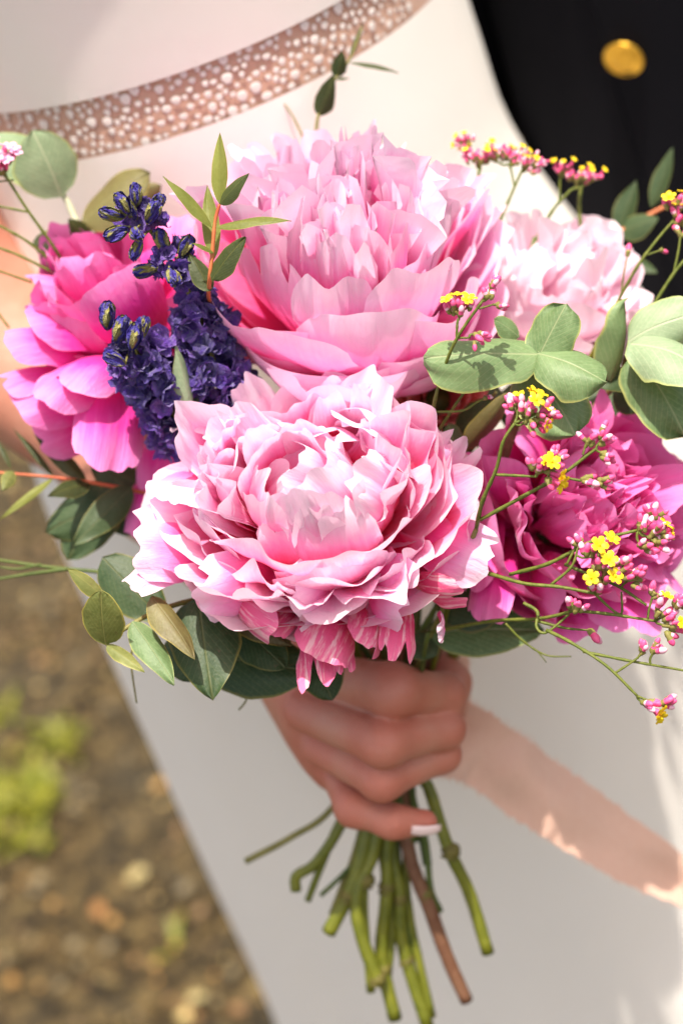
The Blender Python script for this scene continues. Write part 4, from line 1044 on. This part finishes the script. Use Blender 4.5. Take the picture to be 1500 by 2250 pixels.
def head(t, x, y, d, dx, dy, ny, nb, spread, size=.0062, lilac=False, net=None):
    ax = D(dx, dy, .25)
    s1 = nrm(np.cross(ax, FWD)); s2 = np.cross(ax, s1)
    for i in range(ny + nb):
        yel = i < ny
        a = gs.uniform(0, 6.28); rr = gs.random() ** .5
        off = (math.cos(a) * s1 + .6 * math.sin(a) * s2) * spread * rr + ax * spread * gs.uniform(-.45, .35)
        pos = P(x, y, d) + off
        dr = nrm(ax + (math.cos(a) * s1 + math.sin(a) * s2) * rr * .75 + gs.normal(size=3) * .18 + (-FWD * .5 if yel else 0))
        qt = Vector(dr).to_track_quat('Z', 'Y') @ Matrix.Rotation(gs.uniform(0, 6.28), 3, 'Z').to_quaternion()
        s_ = size * gs.uniform(.8, 1.2)
        if yel: pos = pos + ax * spread * .25; k_ = .82 if size > .005 else .5; sc = Vector((s_ * k_, s_ * k_, s_ * 1.1))
        else: sc = Vector((s_, s_, s_))
        me = (LFm if lilac else YF) if yel else BUD[gs.integers(4)]
        place('flower' if yel else 'bud', me, Matrix.LocRotScale(Vector(pos - dr * s_ * .4), qt, sc), t)
    q0 = P(x, y, d) - ax * spread * .8
    if net is not None:
        k = net[int(np.argmin(np.linalg.norm(net - q0, axis=1)))]
        V, F, uv = tube([k, k * .5 + q0 * .5 - ax * .0006, q0 + ax * spread * .2], [.0006, .0005], 8, 6); mk('pedicel', V, F, M['stat'], t, uv)
    V, F, uv = tube([q0, q0 + ax * spread * .7], [.0009, .0014], 5, 6); mk('calyx', V, F, M['sg'], t, uv)
STAT = []
def statice(label, base_, stems, heads, end=None, k=4):
    t = thing('statice_sprig', P(*base_), label, 'statice', 'yellow and pink flowered sprigs in the bouquet')
    for pts, r in stems:
        V, F, uv = tube([P(*q) for q in pts], [.78 * z for z in r], max(8, 7 * len(pts)), 7, .08, 5); mk('stem', V, F, M['stat'], t, uv)
    net = np.vstack([spline([P(*q) for q in pts], 24) for pts, r in stems])
    for h in heads: head(t, *h, net=net)
    if not end: STAT.append(t)
    if end: long_stem(t, P(*base_), end, [.0011, .0011], M['stem_dark'], k, 21)
    return t
statice('tall sprig with a wide yellow topped head right of the topmost peony', (1060, 560, .752),
        [([(1060, 580, .755), (1048, 480, .750), (1052, 370, .748)], [.0013, .0010]), ([(1060, 570, .752), (1100, 480, .748), (1130, 410, .747), (1148, 370, .747)], [.0011, .0008]), ([(1130, 410, .747), (1120, 360, .747)], [.0007, .0006])],
        [(1050, 345, .748, -.2, 1, 5, 24, .0080, .0046), (1025, 310, .748, -.5, .8, 3, 8, .0042, .0046), (1090, 335, .747, 0, 1, 5, 18, .006, .0046), (1125, 345, .747, .2, 1, 6, 18, .006, .0046), (1160, 360, .747, .5, .8, 3, 12, .0055, .0046), (1182, 352, .747, .8, .6, 1, 5, .003, .0046)])
statice('short sprig, small yellow topped head, over the black jacket above the white peony', (1175, 520, .762),
        [([(1175, 530, .765), (1215, 460, .762), (1255, 415, .760)], [.0013, .0009]), ([(1228, 445, .762), (1230, 385, .760)], [.0008, .0006]), ([(1275, 500, .77), (1272, 450, .77), (1276, 410, .77)], [.0013, .0012])],
        [(1240, 370, .760, -.1, 1, 3, 10, .0045, .0046), (1270, 390, .760, .2, 1, 2, 14, .006, .0046), (1300, 388, .760, .5, .8, 3, 10, .005, .0046)])
statice('sprig at the right picture edge over the jacket with one pink yellow head', (1360, 660, .72),
        [([(1355, 665, .725), (1400, 585, .718), (1440, 530, .716), (1478, 485, .715)], [.0011, .0008]), ([(1420, 560, .717), (1455, 548, .715)], [.0006, .0005]), ([(1365, 640, .723), (1372, 590, .722), (1380, 555, .722)], [.0006, .0005]),
         ([(1435, 670, .715), (1480, 600, .712), (1530, 540, .710)], [.0011, .0009]), ([(1480, 600, .712), (1490, 550, .711), (1494, 520, .711)], [.0008, .0006])],
        [(1485, 450, .714, .1, 1, 2, 10, .0058), (1500, 480, .714, .4, .8, 2, 8, .005), (1494, 510, .711, 0, 1, 0, 3, .003), (1380, 552, .722, .2, 1, 0, 2, .0015), (1456, 547, .715, .9, .3, 0, 1, .001)])
statice('sprig with one small yellow head and buds crossing the folded dusty leaf', (943, 965, .69),
        [([(943, 965, .690), (955, 880, .668), (975, 810, .655), (1005, 740, .646), (1060, 660, .640)], [.0012, .0008]), ([(1003, 745, .647), (1004, 715, .645), (1006, 700, .645)], [.0008, .0007]), ([(1005, 742, .647), (1030, 742, .644)], [.0006, .0005]),
         ([(1052, 678, .641), (1085, 668, .639)], [.0006, .0005]), ([(955, 905, .672), (1015, 902, .668), (1045, 885, .665), (1065, 875, .664)], [.0008, .0006]), ([(955, 960, .69), (1000, 890, .675), (1030, 845, .668), (1035, 818, .667)], [.0010, .0006])],
        [(1010, 675, .644, 0, 1, 4, 14, .0052, .0055), (1052, 742, .643, .5, -.5, 0, 8, .0038, .0055), (1080, 620, .638, .1, 1, 0, 4, .003, .0058), (1076, 645, .638, .3, .9, 0, 3, .0022, .0055), (1098, 668, .638, .9, .1, 0, 3, .0022, .005), (1040, 817, .667, .8, .2, 0, 1, .001), (1068, 873, .664, .7, .5, 0, 2, .0016, .004)],
        st_e((860, 1850, .806), (868, 1960, .81), (895, 2090, .812), (930, 2230, .818)), 5)
statice('forked sprig with a large yellow head just under the folded dusty leaf', (1045, 1165, .665),
        [([(1045, 1165, .668), (1060, 1100, .655), (1090, 1030, .646), (1105, 970, .640), (1130, 930, .638)], [.0013, .0009]), ([(1090, 1043, .647), (1135, 1045, .642), (1175, 1047, .640)], [.0009, .0007]),
         ([(1055, 1142, .662), (1150, 1090, .650), (1230, 1045, .643), (1290, 1000, .640), (1310, 985, .639)], [.0012, .0008]), ([(1220, 1045, .643), (1270, 1055, .641), (1300, 1060, .640)], [.0008, .0006]), ([(1280, 1000, .64), (1288, 970, .639)], [.0007, .0005])],
        [(1165, 900, .636, .3, .9, 6, 22, .0085), (1205, 900, .635, .9, .3, 0, 6, .004), (1130, 880, .638, -.5, .8, 0, 6, .004), (1185, 930, .635, .4, -.4, 1, 7, .0045), (1185, 1020, .638, .1, .9, 2, 8, .005), (1210, 1040, .637, .6, -.2, 2, 5, .004), (1225, 1000, .638, .7, .7, 0, 5, .0035),
         (1290, 965, .639, 0, 1, 0, 5, .0035), (1330, 960, .638, .8, .6, 0, 6, .004), (1335, 995, .638, 1, 0, 0, 6, .004), (1290, 1050, .640, .8, .2, 0, 5, .0035), (1325, 1065, .639, .9, -.3, 0, 5, .0035)],
        None, 4)
statice('sprig with clustered yellow flowers and buds across the lower magenta peony', (1000, 1270, .70),
        [([(985, 1245, .70), (1070, 1260, .670), (1150, 1282, .655), (1230, 1290, .648), (1310, 1305, .645)], [.0013, .0009]), ([(1120, 1262, .668), (1200, 1240, .655), (1260, 1210, .648), (1300, 1190, .646), (1400, 1165, .646)], [.0012, .0009]),
         ([(1210, 1285, .650), (1255, 1245, .646), (1270, 1200, .645)], [.0009, .0007]), ([(1245, 1240, .648), (1265, 1200, .646), (1275, 1180, .646)], [.0008, .0006]), ([(1240, 1240, .655), (1300, 1265, .65), (1360, 1290, .648), (1420, 1330, .646)], [.0010, .0008])],
        [(1305, 1205, .643, .2, .9, 2, 9, .0055), (1335, 1245, .642, .3, .7, 2, 14, .0075), (1318, 1280, .642, 0, .5, 2, 10, .006), (1375, 1245, .642, .6, .5, 0, 14, .0065), (1400, 1270, .642, .8, .2, 0, 9, .0055), (1275, 1185, .645, -.2, 1, 0, 5, .0035), (1440, 1165, .644, .5, .7, 2, 10, .006), (1420, 1190, .644, .4, .3, 0, 8, .005), (1440, 1125, .645, .2, .9, 0, 5, .0035), (1405, 1150, .645, 0, .9, 0, 5, .004), (1450, 1195, .644, .8, -.3, 0, 5, .004)],
        None, 2)
statice('trailing sprig at the lower right with scattered yellow heads past the peony', (940, 1390, .71),
        [([(940, 1390, .715), (1080, 1365, .690), (1180, 1360, .672), (1250, 1345, .662), (1255, 1338, .66)], [.0012, .0009]), ([(1150, 1325, .67), (1180, 1345, .667), (1178, 1378, .664), (1200, 1390, .662), (1250, 1350, .66)], [.0011, .0007]),
         ([(1250, 1340, .66), (1340, 1350, .652), (1440, 1365, .650)], [.0010, .0008]), ([(1290, 1290, .658), (1360, 1350, .652), (1365, 1300, .650)], [.0008, .0006]), ([(1200, 1385, .662), (1250, 1410, .655), (1330, 1462, .648), (1400, 1530, .645)], [.0011, .0008]),
         ([(1280, 1432, .652), (1380, 1452, .648), (1510, 1475, .646)], [.0009, .0007]), ([(1350, 1480, .648), (1395, 1450, .646), (1405, 1440, .645)], [.0007, .0006]), ([(1180, 1365, .67), (1240, 1380, .668), (1290, 1385, .666)], [.0009, .0006]),
         ([(1110, 1370, .69), (1150, 1410, .69), (1200, 1440, .69), (1255, 1443, .69)], [.0008, .0004]), ([(1150, 1412, .69), (1180, 1432, .69), (1200, 1456, .69)], [.0005, .0003])],
        [(1425, 1550, .643, .3, -.1, 2, 6, .0048), (1465, 1545, .643, .9, .1, 0, 5, .0038), (1415, 1430, .645, .5, .6, 0, 4, .003), (1445, 1430, .645, .9, .3, 0, 4, .003), (1450, 1340, .646, .3, .6, 1, 8, .0052), (1475, 1375, .646, .8, 0, 2, 8, .005), (1490, 1320, .646, .5, .8, 0, 6, .004), (1270, 1330, .655, .4, .9, 0, 7, .0042), (1305, 1390, .665, .9, -.3, 0, 2, .0014, .0075), (1440, 1300, .648, .5, .7, 0, 4, .003)],
        None, 3)
statice('lilac flowered sprig at the left picture edge before the bare arm', (150, 600, .74),
        [([(150, 600, .745), (120, 545, .735), (60, 460, .728), (15, 390, .726)], [.0011, .0009]), ([(60, 465, .728), (-40, 445, .728)], [.0008, .0006]), ([(130, 590, .742), (60, 530, .735), (-30, 480, .733)], [.0010, .0008]), ([(120, 600, .742), (40, 560, .738), (-30, 535, .736)], [.0010, .0008]), ([(70, 620, .742), (-30, 585, .738)], [.0008, .0006]), ([(30, 395, .727), (-20, 400, .727)], [.0006, .0005]), ([(20, 720, .75), (-10, 680, .75)], [.0008, .0008])],
        [(8, 345, .724, 0, .9, 4, 4, .0055, .0068, True), (0, 370, .724, -.3, .6, 2, 2, .004, .0068, True)])
for (q, k, r_, mt_, seed) in [
        (st_e((815, 1860, .799), (800, 1990, .80), (815, 2180, .804)), 1, .0024, 'stem_green', 31), (st_e((872, 1850, .808), (893, 2040, .811), (905, 2155, .814)), 4, .0022, 'stem_dark', 32),
        (st_e((838, 1860, .806), (862, 2000, .81), (850, 2150, .812)), 3, .0026, 'stem_green', 33), (st_e((785, 1850, .803), (750, 1950, .805), (728, 2010, .808)), 0, .0016, 'stem_olive', 34),
        (st_e((892, 1850, .806), (900, 2010, .81), (948, 2235, .816)), 5, .0024, 'stem_green', 35), (st_e((900, 1730, .80), (925, 1830, .804), (938, 1900, .806)), 2, .0026, 'stem_dark', 36)]:
    owner = STAT[seed - 31]
    long_stem(owner, np.array(owner.location), q, [.0011, r_ * .8, r_], M[mt_], k, seed)
t = thing('twig', P(290, 1250, .73), 'thin dark forked twig crossing the skirt edge under the red stemmed sprig', 'twig')
for pts, r in [([(290, 1262, .73), (200, 1255, .735), (100, 1245, .74), (-20, 1228, .745)], [.0011, .0007]), ([(150, 1250, .737), (60, 1262, .74), (-20, 1275, .742)], [.0010, .0006]), ([(90, 1240, .74), (40, 1250, .742), (0, 1246, .743)], [.0007, .0004])]:
    V, F, uv = tube([P(*q) for q in pts], r, 16, 7); mk('stem', V, F, M['stem_dark'], t, uv)

# ---------------------------------------------------------------- ribbon
def ribbon_mat():
    mt, t, out = newmat('peach_silk'); b = NB(t)
    uv = b.n('ShaderNodeUVMap', uv_map='UVMap').outputs[0]
    n1 = b.noise(b.vmul(uv, (60, 8, 1)), 1, 4, .6); n2 = b.noise(b.vmul(uv, (900, 260, 1)), 1, 2, .5)
    c = b.mix(n1, (.80, .47, .35), (.86, .57, .44))
    p = principled(b, c, .55, .3); p.inputs['Sheen Weight'].default_value = .4
    b.l(bump(b, b.math('ADD', n1, n2), .4, .001), p.inputs['Normal'])
    tr = b.n('ShaderNodeBsdfTranslucent'); b.l(c, tr.inputs[0]); tp = b.n('ShaderNodeBsdfTransparent')
    m1 = b.n('ShaderNodeMixShader'); m1.inputs[0].default_value = .3; b.l(p.outputs[0], m1.inputs[1]); b.l(tr.outputs[0], m1.inputs[2])
    m2 = b.n('ShaderNodeMixShader'); m2.inputs[0].default_value = .06; b.l(m1.outputs[0], m2.inputs[1]); b.l(tp.outputs[0], m2.inputs[2])
    b.l(m2.outputs[0], out.inputs[0]); return mt
M['ribbon'] = ribbon_mat()
rib = thing('ribbon', P(1000, 1600, .79), 'frayed peach silk ribbon trailing from the hand across the dress', 'ribbon')
def strip(name, up, dn, n, m_, amp, seed):
    a = spline([P(*q) for q in up], n); b_ = spline([P(*q) for q in dn], n); gq = np.random.default_rng(seed)
    V = []; uv = []; nn = nrm(np.cross(a[n // 2] - a[n // 2 - 3], b_[n // 2] - a[n // 2]))
    ph = gq.uniform(0, 6, 4)
    for j in range(n):
        jag = gq.normal(size=2) * .0005
        for i in range(m_):
            f = i / (m_ - 1); p = a[j] * (1 - f) + b_[j] * f
            p = p + (b_[j] - a[j]) * ((jag[0] if i == 0 else jag[1] if i == m_ - 1 else 0) * 25)
            s = j / n
            p = p + nn * amp * (math.sin(38 * s + 4 * f + ph[0]) * .38 + math.sin(11 * s - 4 * f + ph[1]) + .5 * math.sin(8 * f + ph[2] + 5 * s))
            V.append(p); uv.append((s, f))
    o = mk(name, V, gfaces(n, m_), M['ribbon'], rib, uv)
    fv = []; ff = []
    V = np.array(V).reshape(n, m_, 3)
    for j in range(n - 1):
        for e, s in ((0, -1), (m_ - 1, 1)):
            for _ in range(2):
                p = V[j, e] + (V[j + 1, e] - V[j, e]) * gq.random(); o_ = nrm(V[j, m_ - 1] - V[j, 0]) * s * gq.uniform(.001, .0035) + gq.normal(size=3) * .0006
                al = nrm(V[j + 1, e] - V[j, e]) * .00022
                k = len(fv); fv += [p - al - o_ * .2, p + al - o_ * .2, p + o_]; ff.append([k, k + 1, k + 2])
    fr_ = mk('fringe', fv, ff, M['ribbon'], o, np.zeros((len(fv), 2))); fr_['kind'] = 'stuff'
strip('ribbon_tail', [(985, 1530, .800), (1035, 1545, .802), (1120, 1600, .806), (1200, 1655, .812), (1350, 1765, .824), (1500, 1880, .838), (1620, 1980, .85)],
      [(930, 1700, .797), (1000, 1712, .800), (1060, 1745, .803), (1170, 1825, .811), (1340, 1925, .824), (1500, 1995, .838), (1600, 2060, .85)], 120, 13, .0030, 3)
strip('ribbon_wrap', [(960, 1445, .800), (975, 1500, .803), (985, 1560, .803), (990, 1620, .800)], [(1028, 1440, .806), (1030, 1500, .808), (1028, 1550, .808), (1030, 1600, .805)], 30, 7, .001, 5)
